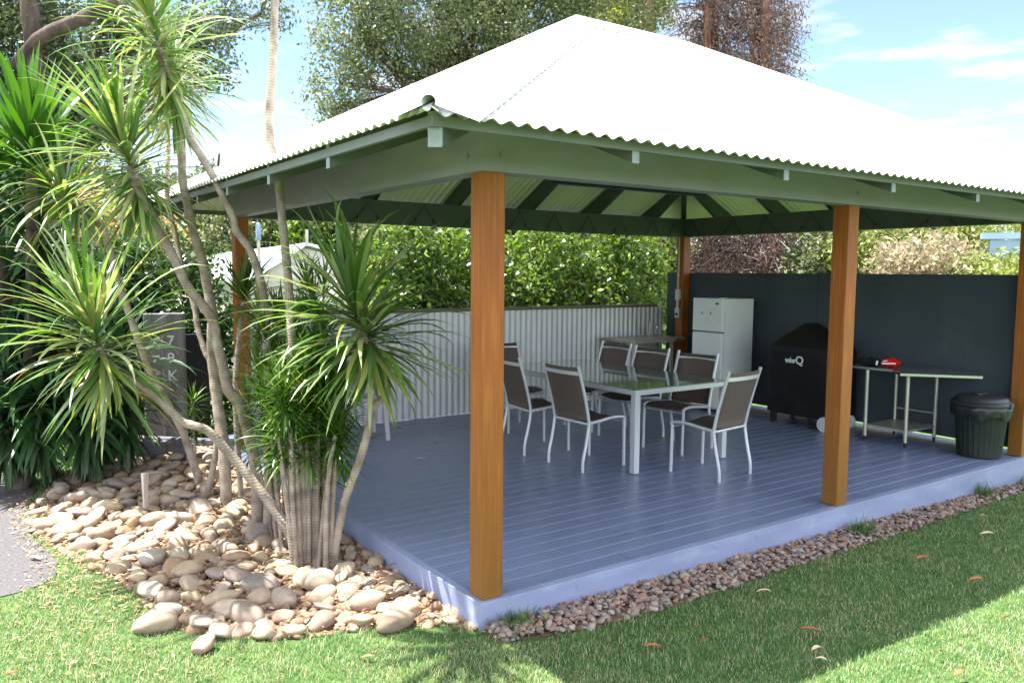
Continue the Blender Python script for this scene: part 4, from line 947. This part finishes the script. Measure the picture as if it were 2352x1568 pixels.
cane('dracaena_palm', [(470, 1150, 6.6), (500, 1000, 6.6), (485, 845, 6.6), (471, 807, 6.6), (454, 753, 6.6), (447, 706, 6.6), (425, 640, 6.6), (402, 537, 6.6), (384, 450, 6.6), (387, 333, 6.6), (383, 233, 6.6), (383, 190, 6.6)], .026, .018,
     'dracaena with the thinnest grey stem behind the top crown', heads=[dict(n=60, L=.5, w=.014, droop=1.1, a0=10, a1=140, seed=11, axis=(0, 0, 1), core=.2)])
# far left thin trunk
cane('dracaena_palm', [(465, 1112, 7.0), (440, 1050, 6.9), (415, 980, 6.8), (370, 900, 6.7), (340, 840, 6.6), (314, 770, 6.5), (280, 670, 6.4), (262, 610, 6.35), (247, 560, 6.3), (234, 517, 6.3), (183, 472, 6.25), (160, 455, 6.25)], .034, .024,
     'dracaena whose thin trunk leans left to a crown above the dark leaves', heads=[dict(n=130, L=.74, w=.0145, droop=1.3, a0=15, a1=140, seed=13, lv=.5, curl=.4, axis=axl((200, 480, 6.2), (140, 440, 6.1)), core=.22)])
# tall trunk leaving the top of the picture
cane('dracaena_palm', [(700, 1290, 5.3), (696, 1150, 5.3), (690, 1000, 5.3), (678, 900, 5.3), (672, 800, 5.3), (666, 700, 5.3), (660, 620, 5.3), (650, 523, 5.3), (642, 440, 5.3), (632, 372, 5.3), (620, 317, 5.3), (620, 233, 5.3), (626, 150, 5.3), (630, 60, 5.3), (631, -40, 5.3), (626, -160, 5.3), (615, -330, 5.3)], .03, .024,
     'dracaena with the tallest pale trunk, rising past the roof and out of view', heads=[dict(n=120, L=.6, w=.017, droop=1, a0=5, a1=125, seed=15, core=.3)])
# its upper branches arch over the bed; their crowns are above the picture and shade the boulders and the lawn corner
tall = [o for o in bpy.data.objects if o.get('label', '').startswith('dracaena with the tallest pale trunk')][0]; tb_ = np.array(tall.location)
for k_, (cx, cy, cz, n_) in enumerate(((-1.50, .85, 4.45, 75), (-2.25, 1.95, 4.5, 95))):
    st = np.array(W(628, -100, 5.3)); en = np.array((cx, cy, cz)); md = (st+en)/2+np.array((0, 0, -.15)); md[2] = max(md[2], 3.75)
    MB().tube([q-Vector(tb_) for q in catmull([Vector(st), Vector(md), Vector(en)], 6)], .022, 8).build('branch', M['cane'], tall, smooth=True)
    v, f = strap_crown(en-tb_, (en-md)+np.array((0, 0, .3)), n_, .72, .018, droop=.9, amin=4, amax=130, seed=400+k_, core=.3, lvar=.4, curl=.4)
    npmesh('crown', v, f, M['dleaf'], tall, smooth=True)
# right hand leaning trunk, big crown in front of the fence
cane('dracaena_palm', [(762, 1308, 5.1), (771, 1253, 5.1), (783, 1188, 5.1), (795, 1140, 5.08), (825, 1059, 5.05), (843, 999, 5.0), (855, 941, 4.98), (888, 901, 4.95), (882, 868, 4.92), (850, 800, 4.9), (826, 745, 4.9)], .028, .022,
     'dracaena leaning right with a large crown before the corrugated fence', heads=[dict(n=150, L=.80, w=.0170, droop=.85, a0=3, a1=125, seed=17, lv=.45, curl=.5, axis=axl((835, 770, 4.9), (790, 640, 4.8)), core=.36), dict(n=105, L=.74, w=.0170, droop=1.0, a0=45, a1=150, seed=19, lv=.45, curl=.5, at=(850, 790, 4.9), axis=axl((835, 770, 4.9), (815, 650, 4.85)), core=.2)])
# stub of a thick pale trunk
cane('dracaena_palm', [(625, 1215, 5.85), (628, 1150, 5.85), (640, 1080, 5.9), (650, 1000, 5.9), (652, 900, 5.95), (645, 820, 6.0), (650, 760, 6.0)], .04, .025,
     'dracaena with a stout whitish foot left of the cane clump', heads=[dict(n=70, L=.36, w=.011, droop=.8, a0=8, a1=130, seed=21, leaf=1, core=.2, mat=M['dleaf2'])])
cane('dracaena_palm', [(556, 1160, 6.5), (548, 1050, 6.5), (540, 900, 6.5), (548, 780, 6.5), (560, 690, 6.5)], .024, .018, 'dracaena with a dark green head in front of the far left post',
     heads=[dict(n=80, L=.46, w=.0125, droop=.6, a0=5, a1=120, seed=23, core=.16, mat=M['dleaf2'])])
# clump of thin canes with small dark heads
ORD = ['first', 'second', 'third', 'fourth', 'fifth', 'sixth', 'seventh', 'eighth', 'ninth', 'tenth', 'eleventh', 'twelfth']
basex = [(674, 1300), (691, 1304), (709, 1306), (720, 1306), (733, 1308), (748, 1308), (755, 1306), (700, 1290), (726, 1290), (742, 1292), (682, 1290)]
topx = [(648, 1075, 640, 1000), (680, 1072, 663, 1022), (706, 1075, 700, 960), (722, 1070, 712, 1010), (734, 1072, 737, 1075), (757, 1072, 770, 1000), (770, 1070, 788, 1035), (690, 1000, 695, 905), (730, 1000, 735, 930), (752, 980, 765, 915), (668, 1000, 655, 950)]
for i, ((bu, bv), (mu, mv, tu, tv)) in enumerate(zip(basex, topx)):
    dd = 5.05+.045*(i % 5)
    side = 'leftmost' if i == 0 else 'rightmost' if i == 6 else None
    hs = [dict(n=60, L=.32, w=.0068, droop=.5, a0=4, a1=140, seed=40+i, core=.2, axis=(random.uniform(-.2, .2), random.uniform(-.2, .2), 1), mat=M['dleaf2'])]
    for k_ in range(2):
        hs.append(dict(at=(mu+random.uniform(-40, 30), mv-random.uniform(20, 330), dd+random.uniform(-.1, .4)), n=50, L=.31, w=.0068, droop=.55, a0=6, a1=150, seed=90+i*3+k_, core=.22, axis=(random.uniform(-.6, .6), random.uniform(-.6, .6), 1), mat=M['dleaf2']))
    e = cane('cane_dracaena', [(bu, bv, dd), ((bu+mu)/2+random.uniform(-4, 4), (bv+mv)/2, dd), (mu, mv, dd), ((mu+tu)/2, (mv+tv)/2, dd+.03), (tu, tv, dd+.05)], .0185, .012,
         'thin bare cane with fine dark green leaves in the tight clump at the bed', 'palm', hs, 'thin canes of the clump')
    e['label'] = f'{ORD[sorted(basex).index((bu, bv))]} thin bare cane from the left in the fine leaved clump'
# upper part of the clump: taller small heads
TALL = ((594, 745, 5.9), (616, 800, 5.7), (700, 830, 5.6), (745, 865, 5.5), (784, 905, 5.4), (600, 880, 5.7), (660, 880, 5.6), (720, 740, 5.9), (640, 760, 6.1), (575, 950, 5.9), (620, 960, 5.6), (775, 960, 5.3))
for i, (u, v, dpt) in enumerate(TALL):
    bx = 600+(u-600)*.5+40
    e = cane('cane_dracaena', [(bx, 1270, dpt-.25), (bx+(u-bx)*.5, 1100, dpt-.1), (u, (v+1000)/2, dpt), (u, v, dpt)], .014, .01, f'taller thin cane behind the clump, its small head {ORD[sorted(TALL).index((u, v, dpt))]} from the left', 'palm',
             [dict(n=60, L=.34, w=.0085, droop=.5, a0=3, a1=135, seed=140+i, core=.2, axis=(random.uniform(-.3, .3), random.uniform(-.3, .3), 1), mat=M['dleaf2'] if i % 3 else M['dleaf'])]
             + [dict(at=(u+random.uniform(-12, 12), v+70, dpt), n=60, L=.25, w=.007, droop=.9, a0=10, a1=150, seed=170+i, core=.25, axis=(0, 0, 1), mat=M['dleaf2'])], 'taller canes behind the clump')
cane('cane_dracaena', [(450, 1090, 7.2), (446, 1000, 7.2), (443, 930, 7.2)], .014, .01, 'small young cane with two little heads before the dark gap beside the upright sleepers', 'palm',
     [dict(n=50, L=.24, w=.007, droop=.6, seed=201, core=.1, mat=M['dleaf2']), dict(at=(448, 985, 7.2), n=40, L=.22, w=.007, droop=.8, a1=140, seed=203, core=.1, mat=M['dleaf2'])], 'taller canes behind the clump')

# giant yucca like plants on the left
def yucca(base, heads, label):
    b = Vector(W(*base)); b.z = -.2; e = empty('giant_yucca', b, label, 'yucca')
    for i, h in enumerate(heads):
        c = Vector(W(*h['at']))
        path = catmull([b+Vector((.05*i, .08*i, 0)), b.lerp(c, .5)+Vector((.05, .1, -.05)), c], 6)
        MB().tube([p-b for p in path], [.06-.02*k/len(path) for k in range(len(path))], 10).build('trunk', M['bark'], e, smooth=True)
        v, f = strap_crown(np.array(c-b), h.get('axis', (0, 0, 1)), h['n'], h['L'], h['w'], droop=h.get('droop', .5), amin=h.get('a0', 4), amax=h.get('a1', 110), seed=h['seed'], core=h.get('core', .2), fold=.2, lvar=.2, curl=.1, seg=8)
        npmesh('crown', v, f, h.get('mat', M['yleaf']), e, smooth=True)
yucca((40, 1080, 7.0), [dict(at=(72, 360, 6.4), n=95, L=.85, w=.034, droop=.3, a0=2, a1=88, seed=301, core=.25, axis=(-.05, 0, 1)), dict(at=(-20, 420, 6.6), n=70, L=.85, w=.034, droop=.35, a1=100, seed=303)], 'giant yucca with broad upright bright green leaves at the left edge')
yucca((110, 1085, 7.3), [dict(at=(85, 560, 6.9), n=130, L=.95, w=.03, droop=.55, a0=20, a1=160, seed=305, mat=M['yleafd'], core=.35), dict(at=(0, 680, 6.9), n=110, L=.9, w=.03, droop=.6, a0=20, a1=165, seed=307, mat=M['yleafd'], core=.4)], 'giant yucca with long dark hanging leaves behind the low left crown')
yucca((210, 1085, 7.5), [dict(at=(130, 830, 7.1), n=120, L=.9, w=.028, droop=.8, a0=30, a1=170, seed=309, mat=M['yleafd'], core=.4), dict(at=(200, 960, 7.0), n=110, L=.62, w=.026, droop=.7, a0=40, a1=170, seed=321, mat=M['yleafd'], core=.4), dict(at=(290, 960, 7.3), n=80, L=.55, w=.024, droop=.7, a0=40, a1=170, seed=323, mat=M['yleafd'], core=.3), dict(at=(270, 850, 7.5), n=110, L=.85, w=.028, droop=.8, a0=30, a1=170, seed=311, mat=M['yleafd'], core=.35)], 'giant yucca skirted with drooping dark leaves left of the upright sleepers')
yucca((40, 1090, 6.9), [dict(at=(90, 950, 6.8), n=110, L=.62, w=.026, droop=.7, a0=40, a1=170, seed=325, mat=M['yleafd'], core=.4), dict(at=(10, 980, 6.7), n=90, L=.6, w=.026, droop=.7, a0=40, a1=170, seed=327, mat=M['yleafd'], core=.3), dict(at=(30, 900, 6.9), n=110, L=.75, w=.028, droop=.8, a0=30, a1=170, seed=313, mat=M['yleafd'], core=.3)], 'low yucca mound of dark strap leaves at the left edge of the bed')

# ------------------------------------------------------------ leafy trees and hedges
def leafcloud(C_, per, sig, size, seed=0, aspect=.45, droop=.0, flat=1.0):
    r_ = np.random.default_rng(seed); C_ = np.asarray(C_, float); n = len(C_)*per
    c = np.repeat(C_, per, 0)+r_.normal(0, 1, (n, 3))*np.array([sig, sig, sig*flat]); s = size*r_.uniform(.6, 1.25, n)
    d = r_.normal(0, 1, (n, 3)); d[:, 2] -= droop; d /= np.linalg.norm(d, axis=1)[:, None]
    q = np.cross(d, r_.normal(0, 1, (n, 3))); q /= np.linalg.norm(q, axis=1)[:, None]
    a = d*s[:, None]; b = q*(s*aspect)[:, None]
    V = np.stack([c-a, c-a*.1-b, c+a, c-a*.1+b], 1).reshape(-1, 3)
    return V, np.arange(n*4).reshape(-1, 4)
def ell_points(blobs, n, seed, shell=.55, gap=None):
    r_ = np.random.default_rng(seed); vol = np.array([b[3]*b[4]*b[5] for b in blobs]); k = r_.choice(len(blobs), n, p=vol/vol.sum())
    d = r_.normal(0, 1, (n, 3)); d /= np.linalg.norm(d, axis=1)[:, None]; rr_ = r_.random(n)**(1/3.0); rr_ = shell*rr_**.4+(1-shell)*rr_
    B_ = np.array(blobs)[k]; P = B_[:, :3]+d*rr_[:, None]*B_[:, 3:6]
    if gap:   # 3-D noise of sines opens gaps
        f = gap[0]; g_ = np.sin(P[:, 0]*f+seed)*np.sin(P[:, 1]*f*1.1+1+seed)+np.sin(P[:, 2]*f*1.2+2)*np.sin((P[:, 0]+P[:, 1])*f*.8)
        P = P[g_ > gap[1]]
    return P
def tree(name, base, blobs, ncl, per, sig, size, leaf, bark, label, cat='tree', group=None, r0=.25, seed=0, limbs=None, droop=.3, aspect=.45, gap=(1.5, -.6), twigs=60, gnarl=.3, trunk=True):
    base = Vector(base); e = empty(name, base, label, cat, group); blobs = [tuple(np.array(b[:3])-np.array(base))+tuple(b[3:]) for b in blobs]
    P = ell_points(blobs, ncl, seed, gap=gap); r_ = random.Random(seed)
    if trunk:
        mb = MB(); cen = np.mean([b[:3] for b in blobs], 0); top = Vector(cen); top.z = max(b[2] for b in blobs)
        path = catmull([(0, 0, -.3), (r_.uniform(-.2, .2), r_.uniform(-.2, .2), top.z*.33), (top.x*.5+r_.uniform(-.2, .2), top.y*.5, top.z*.66), (top.x, top.y, top.z)], 6)
        mb.tube(path, [r0*(1-.8*i/len(path))+.02 for i in range(len(path))], 10)
        for i, b in enumerate(blobs):
            q = Vector(b[:3]); st = path[min(len(path)-2, int(len(path)*(.35+.4*(i/len(blobs)))))]
            mid = st.lerp(q, .5)+Vector((r_.uniform(-gnarl, gnarl), r_.uniform(-gnarl, gnarl), r_.uniform(0, gnarl)))
            pp = catmull([st, mid, q], 6); mb.tube(pp, [r0*.42*(1-.75*k/len(pp))+.012 for k in range(len(pp))], 7)
            near = sorted(range(len(P)), key=lambda k: (Vector(P[k])-q).length+r_.uniform(0, 2))[:max(3, twigs//len(blobs))]
            for k in near:
                t_ = Vector(P[k]); s0 = pp[r_.randrange(len(pp)//3, len(pp))]; mm_ = s0.lerp(t_, .5)+Vector((r_.uniform(-.15, .15), r_.uniform(-.15, .15), r_.uniform(-.05, .2)))
                mb.tube(catmull([s0, mm_, t_], 3), [r0*.1, r0*.085, r0*.07, r0*.055, r0*.04, .01, .006][:7], 5, cap=False)
        mb.build('trunk', bark, e, smooth=True)
    v, f = leafcloud(P, per, sig, size, seed, aspect, droop)
    npmesh('crown', v, f, leaf, e)
    return e
G = lambda u, v, d: tuple(W(u, v, d))
def ell(u, v, d, ru, rv, rd): # blob by survey position, radii in metres
    return (*W(u, v, d), ru, rd, rv)
def gbase(u, d):
    p = W(u, 700, d); return (p[0], p[1], -.25)
# big olive gum behind the roof
tree('gum_tree', gbase(1150, 19), [ell(1000, 30, 18, 1.9, 1.6, 1.6), ell(830, 70, 17.5, 1.2, 1.2, 1.2), ell(1180, 70, 18.5, 1.7, 1.5, 1.5), ell(1350, 10, 19, 1.7, 1.5, 1.4), ell(780, 190, 17.5, .8, .8, .8), ell(900, 160, 18, 1.4, 1.0, 1.1), ell(1050, 170, 18.5, 1.4, .9, 1.1), ell(745, 255, 17.5, .45, .45, .5), ell(1100, -130, 18, 3.2, 1.6, 2)],
     2500, 60, .17, .05, M['gum'], M['bark'], 'large olive green gum tree rising behind the white roof', r0=.2, seed=21, gap=(2.8, -.25), twigs=170)
tree('gum_tree', gbase(1430, 24), [ell(1400, 40, 23, 1.2, 1.5, 1.2), ell(1440, -40, 23, 1.6, 1.4, 1.4), ell(1370, 110, 23, 1.0, .8, 1.0)], 420, 50, .22, .07, M['bush'], M['bark_red'], 'bright green tree with a smooth red brown trunk beside the roof peak', r0=.22, seed=23, twigs=40)
tk = MB(); b0 = Vector(gbase(1476, 21)); tk.tube([(0, 0, 0), (.05, 0, 3), (0, .05, 7), (-.1, 0, 12)], [.26, .22, .19, .13], 12)
e = empty('bare_trunk_tree', b0, 'tall bare red brown tree trunk just right of the roof peak', 'tree'); tk.build('trunk', M['bark_red'], e, smooth=True)
vv, ff = leafcloud(ell_points([(0, 0, 12, 2, 2, 1.5)], 160, 5), 50, .25, .08, 8); npmesh('crown', vv, ff, M['bush'], e)
# left gum with heavy dark limbs
lt = tree('gum_tree', gbase(60, 15), [ell(60, 160, 14, 1.2, 1.0, 1.0), ell(200, 130, 14, 1.1, .8, 1.0), ell(330, 60, 14.5, .9, .7, .9), ell(440, 30, 14.5, .8, .55, .8), ell(480, 130, 14.5, .55, .6, .6), ell(430, 200, 14.5, .5, .35, .5), ell(130, 20, 14, 1.5, .7, 1.0), ell(600, 30, 15, .55, .35, .5), ell(-60, 60, 14, 1.4, 1.6, 1.2), ell(200, 240, 14, 1.0, .6, .8), ell(300, 310, 14, .8, .5, .7), ell(60, 330, 13.5, 1.0, 1.0, .8)],
          1800, 52, .14, .045, M['gumd'], M['bark'], 'dark leaved gum tree with heavy crooked limbs at the upper left', r0=.2, seed=31, gap=(2.6, -.2), twigs=140)
mb = MB(); lb = lt.location
mb.tube([Vector(W(*q))-lb for q in ((40, 150, 13.2), (90, 92, 12.9), (120, 72, 12.8), (200, 38, 12.7), (270, 0, 12.7))], [.12, .12, .11, .10, .08], 9)
mb.tube([Vector(W(*q))-lb for q in ((100, 260, 13.4), (82, 120, 13.1), (66, 0, 13), (50, -110, 13))], [.17, .16, .14, .12], 10)
mb.tube([Vector(W(*q))-lb for q in ((85, 330, 14.5), (100, 200, 14.4), (108, 110, 14.3), (115, 20, 14.3), (105, -60, 14.3))], [.2, .17, .14, .12, .1], 9)
mb.build('limb', M['bark'], lt, smooth=True)
# small distant tree tops above the left eave
tree('distant_tree', gbase(470, 45), [ell(420, 440, 45, 1.2, .8, 1), ell(500, 405, 45, 1.2, .8, 1), ell(475, 440, 45, 2, .8, 1), ell(640, 330, 40, .5, .6, .5)], 220, 26, .2, .13, M['gumd'], M['bark'], 'small distant tree tops above the left eave of the roof', r0=.15, seed=33, gap=(1, -.2), twigs=10)
# dead brown conifers
for i, (u, ud, lab) in enumerate(((1620, 21, 'brown dead conifer draped in dry twigs, left one behind the roof'), (1745, 20.5, 'brown dead conifer draped in dry twigs, right one behind the roof'))):
    bl = []
    for k, (v, r1_) in enumerate(((-150, .85), (-50, .95), (50, 1.0), (150, 1.1), (260, 1.2), (370, 1.35), (470, 1.5), (570, 1.6), (640, 1.5))):
        bl.append(ell(u+random.uniform(-12, 12)+(25 if v > 400 and i == 1 else 0), v, ud, r1_*.95, .75, r1_))
    cb = tree('dead_conifer', gbase(u, ud), bl, 1500, 44, .2, .062, M['brown'], M['bark_red'], lab, 'tree', 'dead brown conifers', r0=.2, seed=41+i, droop=1.2, aspect=.22, gap=(3.2, -.35), twigs=150)
    mb = MB(); b_ = cb.location
    for k in range(260):
        v = random.uniform(-80, 640); st = Vector(W(u+random.uniform(-8, 8), v, ud+random.uniform(-.3, .3))); a = random.uniform(0, 6.28); L_ = random.uniform(.7, 1.5)*(1+max(0, v-200)/600)
        en = st+Vector((math.cos(a)*L_, math.sin(a)*L_, random.uniform(-.5, .15))); md = st.lerp(en, .5)+Vector((0, 0, random.uniform(.1, .3)))
        mb.tube([q-b_ for q in catmull([st, md, en], 3)], [.022, .02, .016, .013, .01, .007, .004], 4, cap=False)
    mb.build('bare_twigs', M['twig'], cb)
# bright hedge behind the corrugated fence
tree('hedge', (3.8, 6.2, -.2), [(2.55, 6.1, 1.2, .5, .5, .8), (2.7, 6.2, 1.45, .8, .55, 1.05), (3.5, 6.3, 1.35, .8, .55, 1.05), (4.4, 6.3, 1.35, .85, .55, 1.0), (5.3, 6.3, 1.5, .85, .55, 1.1), (6.3, 6.4, 1.7, .8, .6, 1.05), (6.9, 6.4, 1.7, .7, .6, 1.1), (6.0, 6.0, 1.3, .5, .4, .6)],
     1900, 24, .10, .05, M['hedge'], M['bark'], 'glossy bright green hedge growing above the corrugated fence', 'hedge', r0=.05, seed=51, droop=.4, aspect=.5, gap=(5.2, -.45), twigs=60)
tree('hedge', (-.6, 6.6, -.2), [(-.9, 6.5, 1.1, .7, .5, 1.0), (-.2, 6.4, 1.2, .6, .5, 1.0), (-1.7, 6.8, 1.2, .8, .5, 1.2), (.5, 6.2, .6, .6, .4, .72), (1.2, 6.1, .6, .6, .4, .72), (1.9, 6.1, .6, .6, .4, .75)],
     1500, 24, .09, .045, M['hedged'], M['bark'], 'dark glossy hedge above the upright sleepers left of the deck', 'hedge', r0=.05, seed=53, droop=.4, aspect=.5, gap=(4.5, -1.0), twigs=50)
# dark timber fence behind the left planting
fn = MB()
for i in range(30):
    x = -3.6+i*.125; fn.box(x, 7.3, -.25, x+.115, 7.325, 1.25+.02*math.sin(i*2.3))
tag(fn.build('paling_fence', M['sleeper']), 'dark weathered paling fence in shade behind the yuccas', 'fence')
sc = MB().box(-.45, 5.55, -.2, .0, 5.6, 1.05).build('gap_shade_sheet', M['dark'], None); tag(sc, 'near black sheet standing in for deep shade in the gap between sleepers and left post', 'shade sheet')  # near-black sheet added where the gap just lies in deep shade
# autumn coloured shrub and mid-ground shrubs
tree('autumn_shrub', gbase(330, 12.5), [ell(300, 560, 12.5, .75, .55, .6), ell(380, 600, 12.5, .5, .45, .5), ell(230, 520, 12.5, .5, .45, .5)], 260, 40, .14, .05, M['autumn'], M['bark'], 'yellow and orange leaved shrub behind the left canes', 'shrub', r0=.06, seed=61, gap=(3, -.9), twigs=20)
tree('shrub', gbase(180, 14), [ell(150, 520, 14, 1.4, .8, .8), ell(0, 480, 14, 1.3, 1.0, .8)], 420, 40, .16, .055, M['gumd'], M['bark'], 'dark shrub seen between the yucca and the canes', 'shrub', r0=.06, seed=63, twigs=20)
for i, (u, v, d, ru, rv, lf, lab) in enumerate(((620, 520, 24, 1.9, 1.2, 'gum', 'olive tree far behind the white roofed house, left of the tall trunk'), (760, 510, 23, 1.3, 1.1, 'hedge', 'bright green tree far behind the white roofed house'), (900, 530, 22, 1.3, 1.0, 'gum', 'olive tree in the distance behind the right end of the house'),
                                               (1020, 540, 22, 1.3, 1.3, 'gumd', 'dark tree in the distance behind the left part of the hedge'), (1250, 560, 20, 1.4, 1.3, 'gumd', 'dark tree behind the middle of the hedge'), (1450, 560, 20, 1.4, 1.2, 'bush', 'pale green tree behind the hedge near the back post'),
                                               (480, 520, 25, 1.6, 1.3, 'gum', 'grey green tree far behind the left post'), (350, 500, 26, 1.8, 1.3, 'gumd', 'dark tree far behind the autumn shrub'), (200, 450, 27, 2.2, 1.8, 'gumd', 'dark tree far behind the yucca crowns'), (20, 450, 27, 2.2, 1.8, 'gumd', 'dark tree far behind the left edge'))):
    p = gbase(u, d)
    tree('background_tree', p, [ell(u, v, d, ru, rv, 1.1), ell(u-30, v+40, d, ru*.8, rv*.9, 1.0), (p[0], p[1], .9, ru, 1.0, 1.1)], 330, 38, .24, .1, M[lf], M['bark'], lab, 'tree', 'trees in the distance', r0=.16, seed=70+i, gap=(1.5, -1.1), twigs=16)
# pale bushes seen over the charcoal wall
for i, (u, v, d, ru, rv, lf, lab) in enumerate(((1990, 560, 18, .9, .8, 'bush', 'pale green bush right behind the middle post, over the charcoal wall'), (2080, 545, 19, 1.2, .95, 'bush', 'tall pale green bush over the middle of the charcoal wall'), (2190, 560, 19, 1.0, .75, 'bush', 'pale green bush left of the blue-grey shed'),
                                               (2120, 605, 16, 1.2, .42, 'dry', 'dry tan bush in front of the pale green bushes'), (2290, 640, 15, .9, .36, 'bush', 'leafy bush below the blue-grey shed eaves'), (2240, 520, 26, 1.8, .8, 'gum', 'olive tree behind the blue-grey shed'), (1900, 570, 19, .9, .9, 'gum', 'thin grey green bush between dead conifer and middle post'), (2420, 560, 22, 1.8, 1.2, 'bush', 'pale bush past the right hand post'))):
    p = gbase(u, d)
    tree('background_bush', p, [ell(u, v, d, ru, rv, .8), (p[0], p[1], .8, ru, .8, 1.0)], 300, 36, .16, .065, M[lf], M['bark'], lab, 'bush', 'bushes beyond the charcoal wall', r0=.07, seed=90+i, gap=(2.5, -1.1), twigs=16)
# low weeds by the path
vv, ff = leafcloud(np.stack([rng.uniform(-1.95, -1.15, 260), rng.uniform(4.75, 5.7, 260), rng.uniform(-.15, -.02, 260)], -1), 9, .03, .022, 9)
tag(npmesh('weeds', vv, ff, M['weed']), 'low leafy weeds under the yuccas at the end of the path', 'weeds', kind='stuff')

# ------------------------------------------------------------ buildings beyond
h = empty('house', W(560, 640, 15.5), 'small cream house with a white metal gable roof beyond the garden', 'house'); hb = h.location
def wl_(u, v, d): return Vector(W(u, v, d))-hb
pA, pB, pC, pD = wl_(392, 645, 18), wl_(705, 560, 18.5), wl_(640, 605, 14.5), wl_(505, 650, 14.5)
eL0, eL1 = wl_(430, 640, 15.5), wl_(430, 585, 19)
mb = MB()
r0_, r1_ = wl_(515, 585, 21), wl_(705, 563, 14.5)
e0_, e1_ = wl_(385, 622, 20.5), wl_(560, 660, 14)
e2_, e3_ = wl_(880, 610, 14.5), wl_(700, 575, 20)
def slab(a, b, c_, d_, mt, nm, th=.05):
    n_ = (b-a).cross(c_-a).normalized()*th
    if n_.z < 0: n_ = -n_
    q = MB(); q.quadbox([a, b, c_, d_, a+n_, b+n_, c_+n_, d_+n_]); return q.build(nm, mt, h)
slab(e1_, r1_, r0_, e0_, M['roof'], 'roof')
slab(r1_, e2_, e3_, r0_, M['roof'], 'roof')
z0 = -.3-hb.z
def wallp(a, b, top=None, nm='wall'):
    a2 = Vector((a.x, a.y, z0)); b2 = Vector((b.x, b.y, z0)); n_ = (b2-a2).cross(Vector((0, 0, 1))).normalized()*.1
    P = [a2, b2, b]+([top] if top else [])+[a]; q = MB(); k = len(P); q.v = [tuple(p) for p in P]+[tuple(p+n_) for p in P]
    q.f = [tuple(range(k)), tuple(range(k, 2*k))[::-1]]+[(i, (i+1) % k, k+(i+1) % k, k+i) for i in range(k)]; q.build(nm, M['house'], h)
dn = Vector((0, 0, -.04))
i1, i2, ir = e1_.lerp(e0_, .03)+dn, e2_.lerp(e3_, .03)+dn, r1_.lerp(r0_, .03)+dn
wallp(i1.lerp(ir, .1), i2.lerp(ir, .1), ir); wallp(e1_.lerp(r1_, .1)+dn, e0_.lerp(r0_, .1)+dn)
MB().tube([tuple(r1_+Vector((0, 0, -.02))), tuple(r1_+Vector((0, 0, .28)))], .03, 8).build('vent_pipe', M['galv'], h)
s = empty('shed', W(2300, 560, 15.5), 'blue-grey shed gable end seen at the right past the charcoal wall', 'shed'); sb = s.location
a, b = Vector(W(2252, 568, 15.5))-sb, Vector(W(2452, 560, 15.0))-sb
def vplank(a, b, z0_, z1_, t0, nm):
    d_ = (b-a); d_.z = 0; n_ = Vector((d_.y, -d_.x, 0)).normalized()*t0; q = MB()
    A, B_ = Vector((a.x, a.y, 0))-n_, Vector((b.x, b.y, 0))-n_; A2, B2 = A+n_*2, B_+n_*2; Z0 = Vector((0, 0, z0_)); Z1 = Vector((0, 0, z1_))
    q.quadbox([A+Z0, B_+Z0, B2+Z0, A2+Z0, A+Z1, B_+Z1, B2+Z1, A2+Z1]); q.build(nm, M['shed'], s)
k_ = 15.5/1842
vplank(a, b, (560-550)*k_, (560-536)*k_, .10, 'gutter_fascia'); vplank(a.lerp(b, .1), b, (560-582)*k_, (560-552)*k_, .07, 'eaves_panel')
vplank(a.lerp(b, .2), b, -2.6, (560-583)*k_-.01, .03, 'wall')
lp = empty('pole_lamp', (*W(594, 560, 14)[:2], -.25), 'white cylindrical lamp on a thin post seen left of the tall trunk', 'lamp'); z1_ = W(594, 552, 14)[2]+.25
MB().tube([(0, 0, 0), (0, 0, z1_)], .03, 8).build('lamp_post', M['galv'], lp); MB().lathe([(.001, 0), (.04, 0), (.045, .02), (.045, .27), (.03, .30), (.001, .31)], 20, (0, 0, z1_)).build('lamp_head', M['shed'], lp, smooth=True)
